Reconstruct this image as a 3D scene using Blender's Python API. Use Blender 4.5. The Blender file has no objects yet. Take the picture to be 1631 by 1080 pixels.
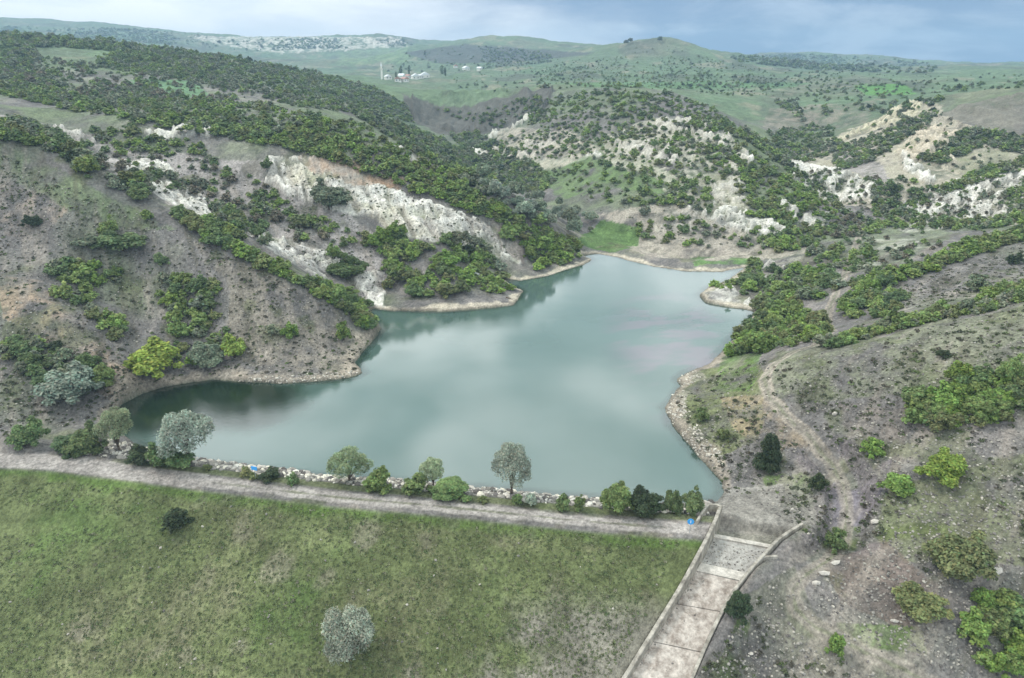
import bpy, math
import numpy as np

# ------------------------------------------------------------------ camera, sky, sun, exposure
scn = bpy.context.scene
col = scn.collection
R = math.radians
IMW, IMH, F = 1631.0, 1080.0, 1088.0
PITCH = R(21.6)
CAMZ = 62.5
CP_, SP_ = math.cos(PITCH), math.sin(PITCH)

cam_data = bpy.data.cameras.new("camera")
cam = bpy.data.objects.new("camera", cam_data)
col.objects.link(cam)
cam.location = (0, 0, CAMZ)
cam.rotation_euler = (R(90) - PITCH, 0, 0)
cam_data.sensor_width = 36.0
cam_data.lens = 36.0 * F / IMW
cam_data.clip_start = 0.5
cam_data.clip_end = 20000
scn.camera = cam

SUN_EL, SUN_AZ = R(52), R(-70)          # azimuth measured from the view direction (+Y), negative = left
world = bpy.data.worlds.new("World")
scn.world = world
world.use_nodes = True
wn, wl = world.node_tree.nodes, world.node_tree.links
wn.clear()


def node(tree, kind, **kw):
    n = tree.nodes.new(kind)
    for k, v in kw.items():
        setattr(n, k, v)
    return n


def wmath(op, a, b=None, clamp=False):
    n = node(world.node_tree, 'ShaderNodeMath', operation=op, use_clamp=clamp)
    for i, s in enumerate((a, b)):
        if s is None:
            continue
        if isinstance(s, (int, float)):
            n.inputs[i].default_value = s
        else:
            wl.new(s, n.inputs[i])
    return n.outputs[0]


def wmix(f, a, b):
    n = node(world.node_tree, 'ShaderNodeMix', data_type='RGBA')
    if isinstance(f, (int, float)):
        n.inputs[0].default_value = f
    else:
        wl.new(f, n.inputs[0])
    for i, s in ((6, a), (7, b)):
        if isinstance(s, tuple):
            n.inputs[i].default_value = s + (1,)
        else:
            wl.new(s, n.inputs[i])
    return n.outputs[2]


def wramp(f, lo, hi):
    n = node(world.node_tree, 'ShaderNodeMapRange', interpolation_type='SMOOTHSTEP')
    wl.new(f, n.inputs[0])
    n.inputs[1].default_value, n.inputs[2].default_value = lo, hi
    return n.outputs[0]


out = node(world.node_tree, 'ShaderNodeOutputWorld')
bg = node(world.node_tree, 'ShaderNodeBackground')
bg.inputs[1].default_value = 0.1
wl.new(bg.outputs[0], out.inputs[0])
sky = node(world.node_tree, 'ShaderNodeTexSky', sky_type='NISHITA', sun_disc=False)
sky.sun_elevation = SUN_EL
sky.sun_rotation = SUN_AZ
sky.air_density, sky.dust_density = 1.0, 2.0
tc = node(world.node_tree, 'ShaderNodeTexCoord')
sep = node(world.node_tree, 'ShaderNodeSeparateXYZ')
wl.new(tc.outputs['Generated'], sep.inputs[0])
dx, dy, dz = sep.outputs
zz = wmath('ADD', wmath('MAXIMUM', dz, 0.0), 0.22)
cx_ = wmath('DIVIDE', dx, zz)
cy_ = wmath('DIVIDE', dy, zz)
comb = node(world.node_tree, 'ShaderNodeCombineXYZ')
wl.new(cx_, comb.inputs[0]); wl.new(cy_, comb.inputs[1])


def wnoise(scale, detail, rough, off, dist=0.0):
    m = node(world.node_tree, 'ShaderNodeMapping')
    m.inputs['Location'].default_value = off
    wl.new(comb.outputs[0], m.inputs['Vector'])
    n = node(world.node_tree, 'ShaderNodeTexNoise')
    n.inputs['Scale'].default_value, n.inputs['Detail'].default_value = scale, detail
    n.inputs['Roughness'].default_value, n.inputs['Distortion'].default_value = rough, dist
    wl.new(m.outputs[0], n.inputs['Vector'])
    return n.outputs[0]


n1 = wnoise(0.95, 6, 0.55, (3.1, 1.7, 0), 0.6)
n2 = wnoise(1.6, 6, 0.55, (7.3, 4.4, 0), 0.4)
# low sky: bright cloud at the left of the valley, blue-grey rain cloud at the right
side = wmath('ADD', dx, wmath('MULTIPLY', wmath('SUBTRACT', n1, 0.5), 1.1))
storm = wramp(side, -0.30, 0.32)
low = wmix(storm, (10.2, 10.4, 10.7), (1.75, 2.75, 4.5))
low = wmix(wmath('MULTIPLY', wramp(n2, 0.44, 0.64), 0.5), low, (6.6, 7.5, 8.6))
# high overcast: bright with darker patches
high = wmix(wramp(n2, 0.43, 0.57), (6.5, 8.4, 8.6), (20.5, 21.6, 21.4))
clouds = wmix(wramp(dz, 0.10, 0.34), low, high)
wl.new(wmix(0.90, sky.outputs[0], clouds), bg.inputs[0])

sun_data = bpy.data.lights.new("sun", 'SUN')
sun_data.energy = 1.5
sun_data.angle = R(11)
sun_data.color = (1.0, 0.96, 0.90)
sun = bpy.data.objects.new("sun", sun_data)
col.objects.link(sun)
sun.location = (-60, 40, 160)
sun.rotation_euler = (R(90) - SUN_EL, 0, -SUN_AZ + math.pi)
# lamp shines along its local -Z: aim it from the sun's direction
import mathutils
sd = mathutils.Vector((math.sin(SUN_AZ) * math.cos(SUN_EL), math.cos(SUN_AZ) * math.cos(SUN_EL), math.sin(SUN_EL)))
sun.rotation_euler = (-sd).to_track_quat('-Z', 'Y').to_euler()

vs = scn.view_settings
vs.view_transform = 'Standard'
vs.look = 'None'
vs.exposure = 0.38
vs.gamma = 1.0
scn.render.engine = 'CYCLES'
scn.cycles.use_denoising = True
scn.cycles.max_bounces = 6
scn.cycles.diffuse_bounces = 3
scn.cycles.transparent_max_bounces = 4
scn.cycles.volume_bounces = 0
rng = np.random.default_rng(7)


# ------------------------------------------------------------------ pixel rays and noise
def ray(px, py):
    u = (np.asarray(px, float) - IMW / 2) / F
    v = (IMH / 2 - np.asarray(py, float)) / F
    return u, CP_ + v * SP_, -SP_ + v * CP_


def at_y(px, py, Y):
    a, b, c = ray(px, py)
    t = Y / b
    return np.array((a * t, b * t, CAMZ + c * t))


def at_z(px, py, z):
    a, b, c = ray(px, py)
    t = (z - CAMZ) / c
    return np.array((a * t, b * t, CAMZ + c * t))


def to_px(x, y, z):
    z = z - CAMZ
    d = y * CP_ - z * SP_
    u = y * SP_ + z * CP_
    d = np.maximum(d, 1e-3)
    return IMW / 2 + F * x / d, IMH / 2 - F * u / d


def hashf(ix, iy, seed):
    h = (ix.astype(np.int64) * 374761393 + iy.astype(np.int64) * 668265263 + seed * 974711) & 0xFFFFFFFF
    h = ((h ^ (h >> 13)) * 1274126177) & 0xFFFFFFFF
    h = h ^ (h >> 16)
    return (h & 0xFFFFFF).astype(np.float32) / 16777215.0


def vnoise(x, y, seed):
    ix, iy = np.floor(x), np.floor(y)
    fx, fy = (x - ix).astype(np.float32), (y - iy).astype(np.float32)
    fx = fx * fx * fx * (fx * (fx * 6 - 15) + 10)
    fy = fy * fy * fy * (fy * (fy * 6 - 15) + 10)
    ix, iy = ix.astype(np.int64), iy.astype(np.int64)
    a, b = hashf(ix, iy, seed), hashf(ix + 1, iy, seed)
    c, d = hashf(ix, iy + 1, seed), hashf(ix + 1, iy + 1, seed)
    return (a * (1 - fx) + b * fx) * (1 - fy) + (c * (1 - fx) + d * fx) * fy


def fbm(x, y, wl_, seed, octs=4, gain=0.5):
    s, a, tot = 0.0, 1.0, 0.0
    ca, sa = math.cos(0.6), math.sin(0.6)
    x, y = x / wl_, y / wl_
    for o in range(octs):
        s = s + a * vnoise(x, y, seed + o * 17)
        tot += a
        a *= gain
        x, y = (x * ca - y * sa) * 2.03 + 11.3, (x * sa + y * ca) * 2.03 - 5.7
    return s / tot * 2 - 1          # about -1..1


def smooth(x, lo, hi):
    t = np.clip((x - lo) / (hi - lo), 0, 1)
    return t * t * (3 - 2 * t)


def inside(px, py, poly):
    r = np.zeros(np.shape(px), bool)
    n = len(poly)
    for i in range(n):
        x1, y1 = poly[i]
        x2, y2 = poly[(i + 1) % n]
        if y1 == y2:
            continue
        c = ((y1 > py) != (y2 > py)) & (px < (x2 - x1) * (py - y1) / (y2 - y1) + x1)
        r ^= c
    return r


def poly_dist(X, Y, pts, closed=True):
    """distance to a polyline, with the sign of the side of the nearest segment"""
    best = np.full(X.shape, 1e9, np.float32)
    sgn = np.ones(X.shape, np.float32)
    run = np.zeros(X.shape, np.float32)
    n = len(pts)
    acc = 0.0
    for i in range(n if closed else n - 1):
        ax, ay = pts[i]
        bx, by = pts[(i + 1) % n]
        ux, uy = bx - ax, by - ay
        L2 = ux * ux + uy * uy
        t = np.clip(((X - ax) * ux + (Y - ay) * uy) / L2, 0, 1)
        d = np.hypot(X - ax - t * ux, Y - ay - t * uy)
        m = d < best
        best[m] = d[m]
        sgn[m] = np.sign(ux * (Y - ay) - uy * (X - ax))[m]
        run[m] = (acc + t * math.sqrt(L2))[m]
        acc += math.sqrt(L2)
    return best, sgn, run


def srgb(r, g, b):
    c = np.array((r, g, b), float) / 255
    return np.where(c <= 0.04045, c / 12.92, ((c + 0.055) / 1.055) ** 2.4)


# ------------------------------------------------------------------ terrain
SHORE = [(172, 663), (195, 645), (225, 628), (262, 615), (300, 609), (340, 604), (380, 609), (430, 611), (480, 610), (530, 607), (565, 600),
         (577, 594), (568, 577), (580, 560), (597, 540), (608, 522), (596, 508), (584, 496), (595, 492), (620, 495), (680, 497), (740, 494), (790, 490),
         (815, 486), (826, 474), (832, 464), (815, 456), (808, 446), (830, 447), (870, 440), (905, 430), (932, 421), (944, 413), (930, 407), (950, 404), (985, 410),
         (1000, 415), (1040, 425), (1090, 432), (1150, 433), (1190, 425), (1180, 432), (1150, 450), (1130, 456), (1112, 470), (1122, 482), (1150, 488),
         (1190, 493), (1203, 496), (1190, 510), (1170, 535), (1150, 560), (1130, 580), (1095, 594), (1078, 604), (1086, 615), (1070, 632), (1062, 650),
         (1070, 676), (1090, 700), (1110, 722), (1130, 745), (1146, 765), (1152, 782), (1140, 797), (1096, 805), (1000, 799), (883, 791), (760, 779),
         (619, 767), (540, 763), (446, 752), (336, 737), (262, 722), (215, 704), (185, 685)]
shore_w = [tuple(at_z(x, y, 0.0)[:2]) for x, y in SHORE]

CTRL = [  # (px, py, distance along the view axis in metres)
    # spur left of the lake: front face, crest and the dip behind it
    (600, 512, 163), (540, 478, 161), (480, 448, 160), (390, 402, 164), (300, 357, 171), (150, 288, 175), (0, 230, 178), (-200, 150, 182), (-420, 75, 190),
    (480, 530, 148), (400, 500, 150), (300, 480, 152), (350, 560, 140.5), (200, 520, 143), (200, 440, 157), (60, 400, 156), (100, 330, 166), (0, 300, 169),
    (250, 580, 134), (0, 450, 142), (100, 500, 136), (160, 560, 130), (60, 560, 127), (0, 560, 125), (210, 610, 126), (120, 620, 120), (0, 640, 113), (60, 670, 112),
    (0, 700, 102), (120, 690, 109), (-150, 640, 112), (-300, 560, 122), (-200, 400, 150),
    # scree slope behind the spur and its crest
    (930, 412, 234), (880, 370, 238), (800, 325, 238), (750, 307, 240), (650, 258, 247), (560, 214, 256), (480, 205, 258), (430, 238, 248), (330, 230, 255), (200, 188, 268), (0, 172, 278), (-250, 160, 300),
    (600, 450, 197), (700, 430, 200), (640, 380, 213), (700, 370, 217), (760, 420, 213), (560, 350, 218), (520, 400, 202), (430, 330, 222), (330, 310, 225), (400, 375, 203), (250, 270, 237), (150, 235, 245), (50, 210, 255), (640, 330, 226), (860, 420, 228), (800, 400, 224),
    # big hill at the left
    (0, 58, 600), (120, 62, 620), (250, 76, 640), (400, 97, 650), (520, 120, 630), (600, 141, 600), (680, 166, 575), (-300, 60, 560), (-600, 55, 520),
    (0, 130, 360), (150, 150, 350), (300, 140, 400), (300, 175, 310), (450, 160, 390), (560, 175, 380), (620, 185, 420), (660, 210, 430), (100, 95, 470), (300, 105, 500), (450, 125, 520), (-300, 130, 350),
    # valley floor and gorge
    (960, 400, 245), (970, 370, 270), (900, 345, 300), (860, 325, 325), (800, 295, 375), (760, 270, 415), (730, 240, 465), (722, 220, 500), (735, 207, 530),
    (690, 190, 560), (760, 175, 570), (740, 165, 590), (820, 150, 585), (780, 200, 530),
    # middle hill between the two valleys
    (1000, 408, 243), (1050, 415, 240), (1120, 418, 238), (1190, 412, 238), (1000, 330, 282), (1080, 330, 276), (1060, 270, 318), (980, 270, 330), (900, 270, 365), (850, 230, 430), (900, 200, 440),
    (1000, 200, 400), (1080, 190, 395), (1150, 195, 385), (1180, 214, 365), (1240, 264, 318), (1300, 310, 285), (1345, 348, 263), (1180, 290, 300), (1240, 340, 272), (1290, 375, 252), (1180, 350, 265),
    (870, 160, 540), (950, 142, 520), (1050, 145, 490), (1120, 168, 460),
    # right valley
    (1375, 350, 268), (1340, 320, 300), (1290, 285, 350), (1240, 240, 420), (1200, 200, 500), (1170, 175, 560),
    (1310, 250, 390), (1290, 215, 460), (1350, 200, 500), (1300, 180, 540), (1380, 172, 540), (1240, 165, 590),
    # pale outcrops and cliff at the right
    (1290, 275, 330), (1330, 290, 310), (1400, 300, 295), (1390, 240, 350), (1450, 260, 320), (1440, 200, 400), (1500, 172, 430), (1480, 160, 450), (1560, 200, 375), (1631, 150, 400), (1631, 230, 330), (1560, 270, 300),
    (1631, 300, 268), (1520, 310, 275), (1440, 345, 262), (1560, 350, 252), (1800, 140, 400), (2000, 150, 380), (1800, 260, 290), (1700, 330, 235),
    # right bank, spurs and slope
    (1380, 380, 235), (1260, 425, 218), (1300, 400, 228), (1180, 455, 203), (1330, 440, 196), (1230, 490, 177), (1290, 480, 176), (1320, 510, 160), (1220, 540, 150), (1180, 560, 143),
    (1631, 366, 205), (1520, 395, 195), (1430, 432, 181), (1390, 455, 172), (1550, 430, 172), (1631, 420, 172), (1480, 470, 160), (1500, 490, 137), (1420, 515, 132),
    (1631, 470, 121), (1560, 488, 123), (1450, 520, 125), (1320, 550, 126), (1260, 560, 126),
    (1215, 610, 116.5), (1150, 620, 123), (1300, 600, 111), (1450, 600, 102), (1631, 600, 95), (1140, 680, 107), (1250, 660, 105), (1350, 680, 99), (1480, 680, 93), (1631, 690, 88),
    (1190, 740, 97), (1310, 740, 93), (1420, 760, 87), (1520, 770, 83.5), (1631, 790, 79), (1200, 800, 88.5), (1280, 815, 85), (1340, 850, 80.5), (1450, 870, 76.5), (1631, 900, 71),
    (1300, 930, 71.5), (1250, 960, 69), (1400, 960, 69), (1540, 990, 66), (1631, 1040, 64), (1200, 1060, 62.5), (1350, 1070, 62), (1800, 600, 88), (1900, 800, 72), (1850, 1050, 60), (2100, 600, 80), (1900, 450, 115), (1800, 1400, 45), (1300, 1400, 46),
    # far country
    (640, 126, 1100), (700, 128, 1050), (620, 110, 1500), (560, 104, 1900), (640, 90, 2000), (660, 72, 1950), (700, 76, 1900), (760, 64, 1850), (840, 72, 1750), (900, 82, 1600), (880, 100, 1300), (800, 110, 1250),
    (720, 145, 850), (800, 140, 850), (760, 150, 720), (900, 140, 700), (950, 120, 950), (1000, 120, 900), (1050, 100, 1100), (970, 84, 1250), (1050, 63, 1300), (1100, 70, 1300), (1150, 88, 1280), (1200, 104, 1260), (1250, 115, 1150),
    (1100, 125, 850), (1200, 130, 850), (1300, 148, 700), (1400, 150, 650), (1400, 140, 780), (1300, 130, 950), (1500, 130, 800), (1631, 128, 700), (1631, 112, 1200), (1500, 110, 1350), (1400, 122, 1050),
    (0, 43, 2700), (100, 42, 2700), (200, 46, 2650), (300, 57, 2600), (400, 63, 2600), (500, 62, 2550), (600, 61, 2500), (640, 66, 2450), (500, 100, 1800), (300, 90, 1700), (100, 75, 1700), (0, 72, 1700),
    (1160, 92, 2500), (1280, 88, 2450), (1380, 92, 2450), (1480, 104, 2450), (1300, 112, 1800), (1400, 116, 1700), (1230, 108, 2000), (1631, 107, 2400), (-400, 50, 2600), (-700, 60, 2000), (2100, 110, 1500), (2200, 105, 3000),
    (-400, 85, 1500), (1900, 118, 900), (-700, 90, 900), (2300, 130, 700),
]
cw = [at_y(*c) for c in CTRL]
for (x, y) in SHORE:
    cw.append(at_z(x, y, 0.2))
for px_, py_, z_ in [(700, 700, -5), (700, 620, -5), (850, 560, -5), (950, 520, -4), (1000, 460, -3), (450, 680, -4), (300, 650, -3), (900, 740, -5), (1050, 740, -4), (700, 540, -4), (1100, 480, -2)]:
    cw.append(at_z(px_, py_, z_))
cw = np.array(cw)
far = []
for th in np.linspace(-54, 54, 13):
    far.append((4200 * math.sin(R(th)), 4200 * math.cos(R(th)), 40.0))
    far.append((6500 * math.sin(R(th)), 6500 * math.cos(R(th)), 20.0))
cw = np.vstack([cw, np.array(far)])

# dam axis: centre line of the crest road
CREST = 2.5
ROAD = [(-260, 716), (0, 731), (100, 736), (210, 750.5), (343, 767), (550, 791.5), (643, 799), (780, 812.5), (918, 827), (1021, 835), (1120, 842)]
road_w = [tuple(at_z(x, y, CREST)[:2]) for x, y in ROAD]
road_w.append((road_w[-1][0] + 30, road_w[-1][1] - 4))


def dam_profile(s):
    """height across the dam: s < 0 downstream, s > 0 towards the lake"""
    z = np.where(s < -2.6, CREST - 0.40 * (-2.6 - s), CREST)
    return np.where(s > 3.0, CREST - 0.42 * (s - 3.0), z)


NC, NR = 1000, 1180
TH = np.linspace(R(-54), R(54), NC)
RR = np.exp(np.linspace(math.log(42.0), math.log(3900.0), NR))
# a little denser close to the lake, coarser far away
q = np.linspace(0, 1, NR)
RR = np.exp(math.log(42.0) + (math.log(3900.0) - math.log(42.0)) * (0.72 * q + 0.28 * q ** 3))


def tps(theta, lr):
    ct = np.arctan2(cw[:, 0], cw[:, 1])
    cl = np.log(np.hypot(cw[:, 0], cw[:, 1]))
    n = len(ct)
    d2 = (ct[:, None] - ct[None]) ** 2 + (cl[:, None] - cl[None]) ** 2
    K = 0.5 * d2 * np.log(d2 + 1e-12)
    np.fill_diagonal(K, 0)
    K += np.eye(n) * 2e-5
    A = np.zeros((n + 3, n + 3))
    A[:n, :n] = K
    A[:n, n:] = np.stack([np.ones(n), ct, cl], 1)
    A[n:, :n] = A[:n, n:].T
    w = np.linalg.solve(A, np.concatenate([cw[:, 2], np.zeros(3)]))
    o = np.empty((len(lr), len(theta)), np.float32)
    w32 = w.astype(np.float32)
    for i, l in enumerate(lr):
        D = ((theta[:, None] - ct[None]) ** 2 + (l - cl[None]) ** 2).astype(np.float32)
        o[i] = (0.5 * D * np.log(D + 1e-12)) @ w32[:n] + w[n] + w[n + 1] * theta + w[n + 2] * l
    return o


# solve on a coarse grid and interpolate
cth = np.linspace(TH[0], TH[-1], 420)
clr = np.linspace(math.log(RR[0]), math.log(RR[-1]), 520)
Zc = tps(cth, clr)


def cubic_rows(A, xs, x0, h):
    t = np.clip((xs - x0) / h, 0, A.shape[0] - 1.001)
    i = np.floor(t).astype(int)
    f = (t - i)[:, None].astype(np.float32)
    g = lambda k: A[np.clip(i + k, 0, A.shape[0] - 1)]
    p0, p1, p2, p3 = g(-1), g(0), g(1), g(2)
    return p1 + 0.5 * f * (p2 - p0 + f * (2 * p0 - 5 * p1 + 4 * p2 - p3 + f * (3 * (p1 - p2) + p3 - p0)))


Z = cubic_rows(Zc, np.log(RR), clr[0], clr[1] - clr[0])
Z = cubic_rows(np.ascontiguousarray(Z.T), TH, cth[0], cth[1] - cth[0]).T
X = (RR[:, None] * np.sin(TH)[None]).astype(np.float32)
Y = (RR[:, None] * np.cos(TH)[None]).astype(np.float32)
RAD = np.broadcast_to(RR[:, None], X.shape).astype(np.float32)

# signed distance to the shore (positive on land) and to the dam axis
lake_d = np.full(X.shape, 999.0, np.float32)
near = RAD < 330
d_, _, _ = poly_dist(X[near], Y[near], shore_w)
ins = inside(X[near], Y[near], shore_w)
lake_d[near] = np.where(ins, -d_, d_)
lake_d = lake_d + np.where(np.abs(lake_d) < 30, 0.8 * fbm(X, Y, 6.0, 91, 4), 0)
dam_s = np.full(X.shape, 999.0, np.float32)
nd = RAD < 200
dd, sg, run = poly_dist(X[nd], Y[nd], road_w, closed=False)
dam_s[nd] = dd * sg
dam_run = np.zeros(X.shape, np.float32)
dam_run[nd] = run

# natural relief
amp_near = smooth(lake_d, 1.5, 14)
rel = 1.0 * fbm(X, Y, 17, 1, 4) + 0.40 * fbm(X, Y, 4.5, 2, 4)
rel += smooth(RAD, 170, 320) * (2.6 * fbm(X, Y, 62, 3, 4))
rel += smooth(RAD, 480, 900) * (4.0 * (0.5 - np.abs(fbm(X, Y * 0.8, 60, 8, 4))) + 9.0 * fbm(X, Y, 190, 4, 5) + 7.0 * (0.5 - np.abs(fbm(X, Y * 0.6, 120, 6, 4))))
rel += smooth(RAD, 1200, 2200) * (9.0 * fbm(X, Y, 420, 5, 5) + 12 * (0.5 - np.abs(fbm(X, Y * 0.5, 260, 7, 4))))
Z = Z + rel * amp_near

# spillway geometry (stations: left wall top px, right wall top px)
def on_dam(px, py, off):
    """point where a pixel's ray meets the downstream face raised by off"""
    lo, hi = 30.0, 140.0
    ys = np.linspace(lo, hi, 2200)
    P = np.stack([at_y(px, py, t) for t in ys])
    dd, sg, _ = poly_dist(P[:, 0].astype(np.float32), P[:, 1].astype(np.float32), road_w, closed=False)
    zz = dam_profile(dd * sg) + off
    k = np.argmax(P[:, 2] <= zz)
    return P[k]


ST_L = [(1151, 805), (1142, 829), (1127, 861), (1113, 887), (1085, 938), (1047, 1000), (1000, 1076), (948, 1160), (890, 1255)]
ST_R = [(1276, 832), (1240, 855), (1214, 882), (1190, 908), (1158, 953), (1125, 1018), (1093, 1094), (1052, 1190), (1010, 1290)]
WALL_L, WALL_R = [], []
for i, (l, r) in enumerate(zip(ST_L, ST_R)):
    if i == 0:
        p, z2 = at_z(*l, 3.3), 2.6
    elif i == 1:
        p, z2 = at_z(*l, 3.2), 2.4
    else:
        p = on_dam(*l, (0, 0, 0.85, 0.8, 0.75, 0.6, 0.5, 0.5, 0.5)[i])
        if p[2] > 3.0:
            p = at_z(*l, 3.0)
        z2 = p[2] - (0, 0, 0.5, 0.35, 0.25, 0.1, 0, 0, 0)[i]
    WALL_L.append(p)
    WALL_R.append(at_z(*r, z2))
WALL_L, WALL_R = np.array(WALL_L), np.array(WALL_R)
DEPTH = [2.5, 2.5, 2.5, 2.1, 1.7, 1.45, 1.3, 1.3, 1.3]
FLOOR_Z = np.array([WALL_L[i][2] - DEPTH[i] for i in range(9)])
FLOOR_Z[:3] = [0.75, 0.70, 0.62]

# dam body: replaces the natural ground downstream (left of the spillway) and along the upstream face
wl_xy = [tuple(p[:2]) for p in WALL_L]
chd, chs, _ = poly_dist(X[nd], Y[nd], wl_xy, closed=False)
left_of_chute = np.ones(X.shape, np.float32)
left_of_chute[nd] = smooth(chd * -chs, -0.6, 0.6)      # 1 to the left of the left wall
head_w = WALL_L[0][:2]
prof = dam_profile(dam_s) + (0.10 * fbm(X, Y, 9, 31, 3) + 0.05 * fbm(X, Y, 2.2, 32, 2)) * smooth(-dam_s, 2.5, 6)
w_down = smooth(-dam_s, -3.4, -2.0) * left_of_chute * (dam_s < 900)
run0 = poly_dist(np.array([at_z(150, 742, CREST)[0]], np.float32), np.array([at_z(150, 742, CREST)[1]], np.float32), road_w, closed=False)[2][0]
run1 = poly_dist(np.array([head_w[0]], np.float32), np.array([head_w[1]], np.float32), road_w, closed=False)[2][0]
w_up = smooth(dam_run, run0 - 3, run0 + 6) * (dam_s > -3.0) * (dam_s < 14) * smooth(14 - dam_s, 0, 4) * (1 - smooth(dam_run, run1 + 2.0, run1 + 4.0))
Z = Z * (1 - w_down) + prof * w_down
Z = Z * (1 - w_up) + prof * w_up

# lake bed below the water, banks above it
Z = np.where(lake_d < 0, np.minimum(Z, np.maximum(-5, -0.15 + 0.32 * lake_d)), Z)
bank = np.minimum(0.02 + 0.16 * lake_d, 1.1)
Z = np.where((lake_d >= 0) & (lake_d < 12), np.maximum(Z, bank), Z)

# cut the spillway channel into the ground
chute_poly = [tuple(p[:2]) for p in WALL_L] + [tuple(p[:2]) for p in WALL_R[::-1]]
cd_, _, _ = poly_dist(X[nd], Y[nd], chute_poly)
ci = inside(X[nd], Y[nd], chute_poly)
# floor height by nearest station along the left wall
_, _, lrun = poly_dist(X[nd], Y[nd], wl_xy, closed=False)
acc = np.concatenate([[0], np.cumsum(np.hypot(*(np.diff(np.array(wl_xy), axis=0).T)))])
fz = np.interp(lrun, acc, FLOOR_Z) - 0.25
wz = np.interp(lrun, acc, WALL_R[:, 2])
zn = Z[nd]
dpt = np.where(ci, -cd_, cd_)
# ground right outside the right wall sits a bit below its top
side_r = (~ci) & (cd_ < 5) & (chd * -chs < 0) & (X[nd] > WALL_R[1, 0] - 30) & (Y[nd] < WALL_R[0, 1] + 0.3)
k_ = smooth(5 - cd_, 0, 4) * side_r
zn = zn * (1 - k_) + (wz - np.interp(lrun, acc[:4], (0.35, 0.45, 0.6, 0.85)) - 0.04 * cd_) * k_
cut = smooth(-dpt, -0.7, 0.25)
zn = zn * (1 - cut) + np.minimum(zn, fz - 0.9) * cut
Z[nd] = zn
Z = Z.astype(np.float32)
LR = np.log(RR)


def column(theta):
    t = (theta - TH[0]) / (TH[1] - TH[0])
    i = int(np.clip(math.floor(t), 0, NC - 2))
    f = t - i
    return Z[:, i] * (1 - f) + Z[:, i + 1] * f


def hit(px, py):
    """first ground point along the ray through a pixel"""
    a, b, c = ray(px, py)
    hl = math.hypot(a, b)
    s = c / hl
    zc = column(math.atan2(a, b))
    sl = (zc - CAMZ) / RR
    k = int(np.argmax(sl >= s))
    if sl[k] < s:
        return None
    if k == 0:
        r = RR[0]
    else:
        g0, g1 = sl[k - 1] - s, sl[k] - s
        r = RR[k - 1] + (RR[k] - RR[k - 1]) * (-g0 / (g1 - g0 + 1e-12))
    return np.array((a / hl * r, b / hl * r, CAMZ + s * r))


def ground(x, y):
    x, y = np.asarray(x, float), np.asarray(y, float)
    th = np.arctan2(x, y)
    r = np.hypot(x, y)
    t = np.clip((th - TH[0]) / (TH[1] - TH[0]), 0, NC - 1.001)
    i = t.astype(int)
    f = t - i
    k = np.clip(np.searchsorted(RR, r) - 1, 0, NR - 2)
    g = np.clip((r - RR[k]) / (RR[k + 1] - RR[k]), 0, 1)
    return (Z[k, i] * (1 - f) + Z[k, i + 1] * f) * (1 - g) + (Z[k + 1, i] * (1 - f) + Z[k + 1, i + 1] * f) * g


# ------------------------------------------------------------------ ground cover of the terrain (true surface colours, by place)
PX, PY = to_px(X, Y, Z)
slope_cam = (Z - CAMZ) / RAD
vis = slope_cam >= np.maximum.accumulate(slope_cam, 0) - 0.012
wx = 13 * fbm(X, Y, 10, 51, 4) * np.clip(250 / RAD, 0.25, 1.2)
wy = 7 * fbm(X, Y, 10, 52, 4) * np.clip(250 / RAD, 0.25, 1.2)
QX, QY = PX + wx, PY + wy
nA = fbm(X, Y, 34, 61, 5)
nB = fbm(X, Y, 9, 62, 4)
nC = fbm(X, Y, 2.2, 63, 3)
nD = fbm(X, Y, 110, 64, 5)

SCREE = srgb(122, 117, 114)
SCREE2 = srgb(142, 133, 127)
DULL = srgb(103, 110, 84)
FAR = srgb(100, 116, 90)
COL = np.empty(X.shape + (3,), np.float32)
COL[:] = SCREE


def paint(w, c):
    global COL
    w = np.clip(w, 0, 1).astype(np.float32)[..., None]
    COL = COL * (1 - w) + np.asarray(c, np.float32) * w


def zone(poly, c, strength=1.0, brk=0.0, y0=0, y1=1e9, fine=0.5):
    m = inside(QX, QY, poly) & vis & (Y > y0) & (Y < y1)
    w = m * strength
    if brk > 0:
        w = w * smooth(nB * (1 - fine) + nC * fine + 0.35, brk - 0.35, brk + 0.35)
    paint(w, c)


paint(smooth(nB + 0.6 * nC, -0.1, 0.8) * 0.7, SCREE2)
paint(smooth(nA + 0.5 * nB, -0.05, 0.6) * 0.75, DULL)
midg = smooth(RAD, 200, 300)
paint(midg * smooth(nA + 0.4 * nB, -0.45, 0.3) * 0.8, srgb(110, 120, 92))
farw = smooth(RAD, 430, 640)
paint(farw * 0.95, FAR)
paint(farw * smooth(nD + 0.4 * nA, 0.05, 0.6) * 0.6, srgb(120, 118, 100))
paint(farw * smooth(-nD + 0.4 * nA, 0.1, 0.7) * 0.5, srgb(90, 112, 78))

fields = vnoise(X / 130 + 0.5 * nD, Y / 300 + 0.4 * nA, 66)
paint(farw * smooth(np.abs(fields - 0.5), 0.22, 0.26) * smooth(nD, -0.3, 0.1) * 0.55, srgb(108, 128, 96))
paint(farw * smooth(fbm(X, Y * 0.5, 70, 67, 5), 0.12, 0.4) * 0.75, srgb(92, 94, 82))
paint(farw * smooth(fbm(X, Y * 0.5, 24, 68, 4), 0.28, 0.5) * 0.6, srgb(146, 138, 120))
WHITE, CREAM, GREYR, BROWN = srgb(226, 220, 210), srgb(204, 194, 168), srgb(158, 150, 146), srgb(158, 128, 104)
MAUVE = srgb(98, 95, 90)
GREEN = srgb(98, 134, 62)
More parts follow.
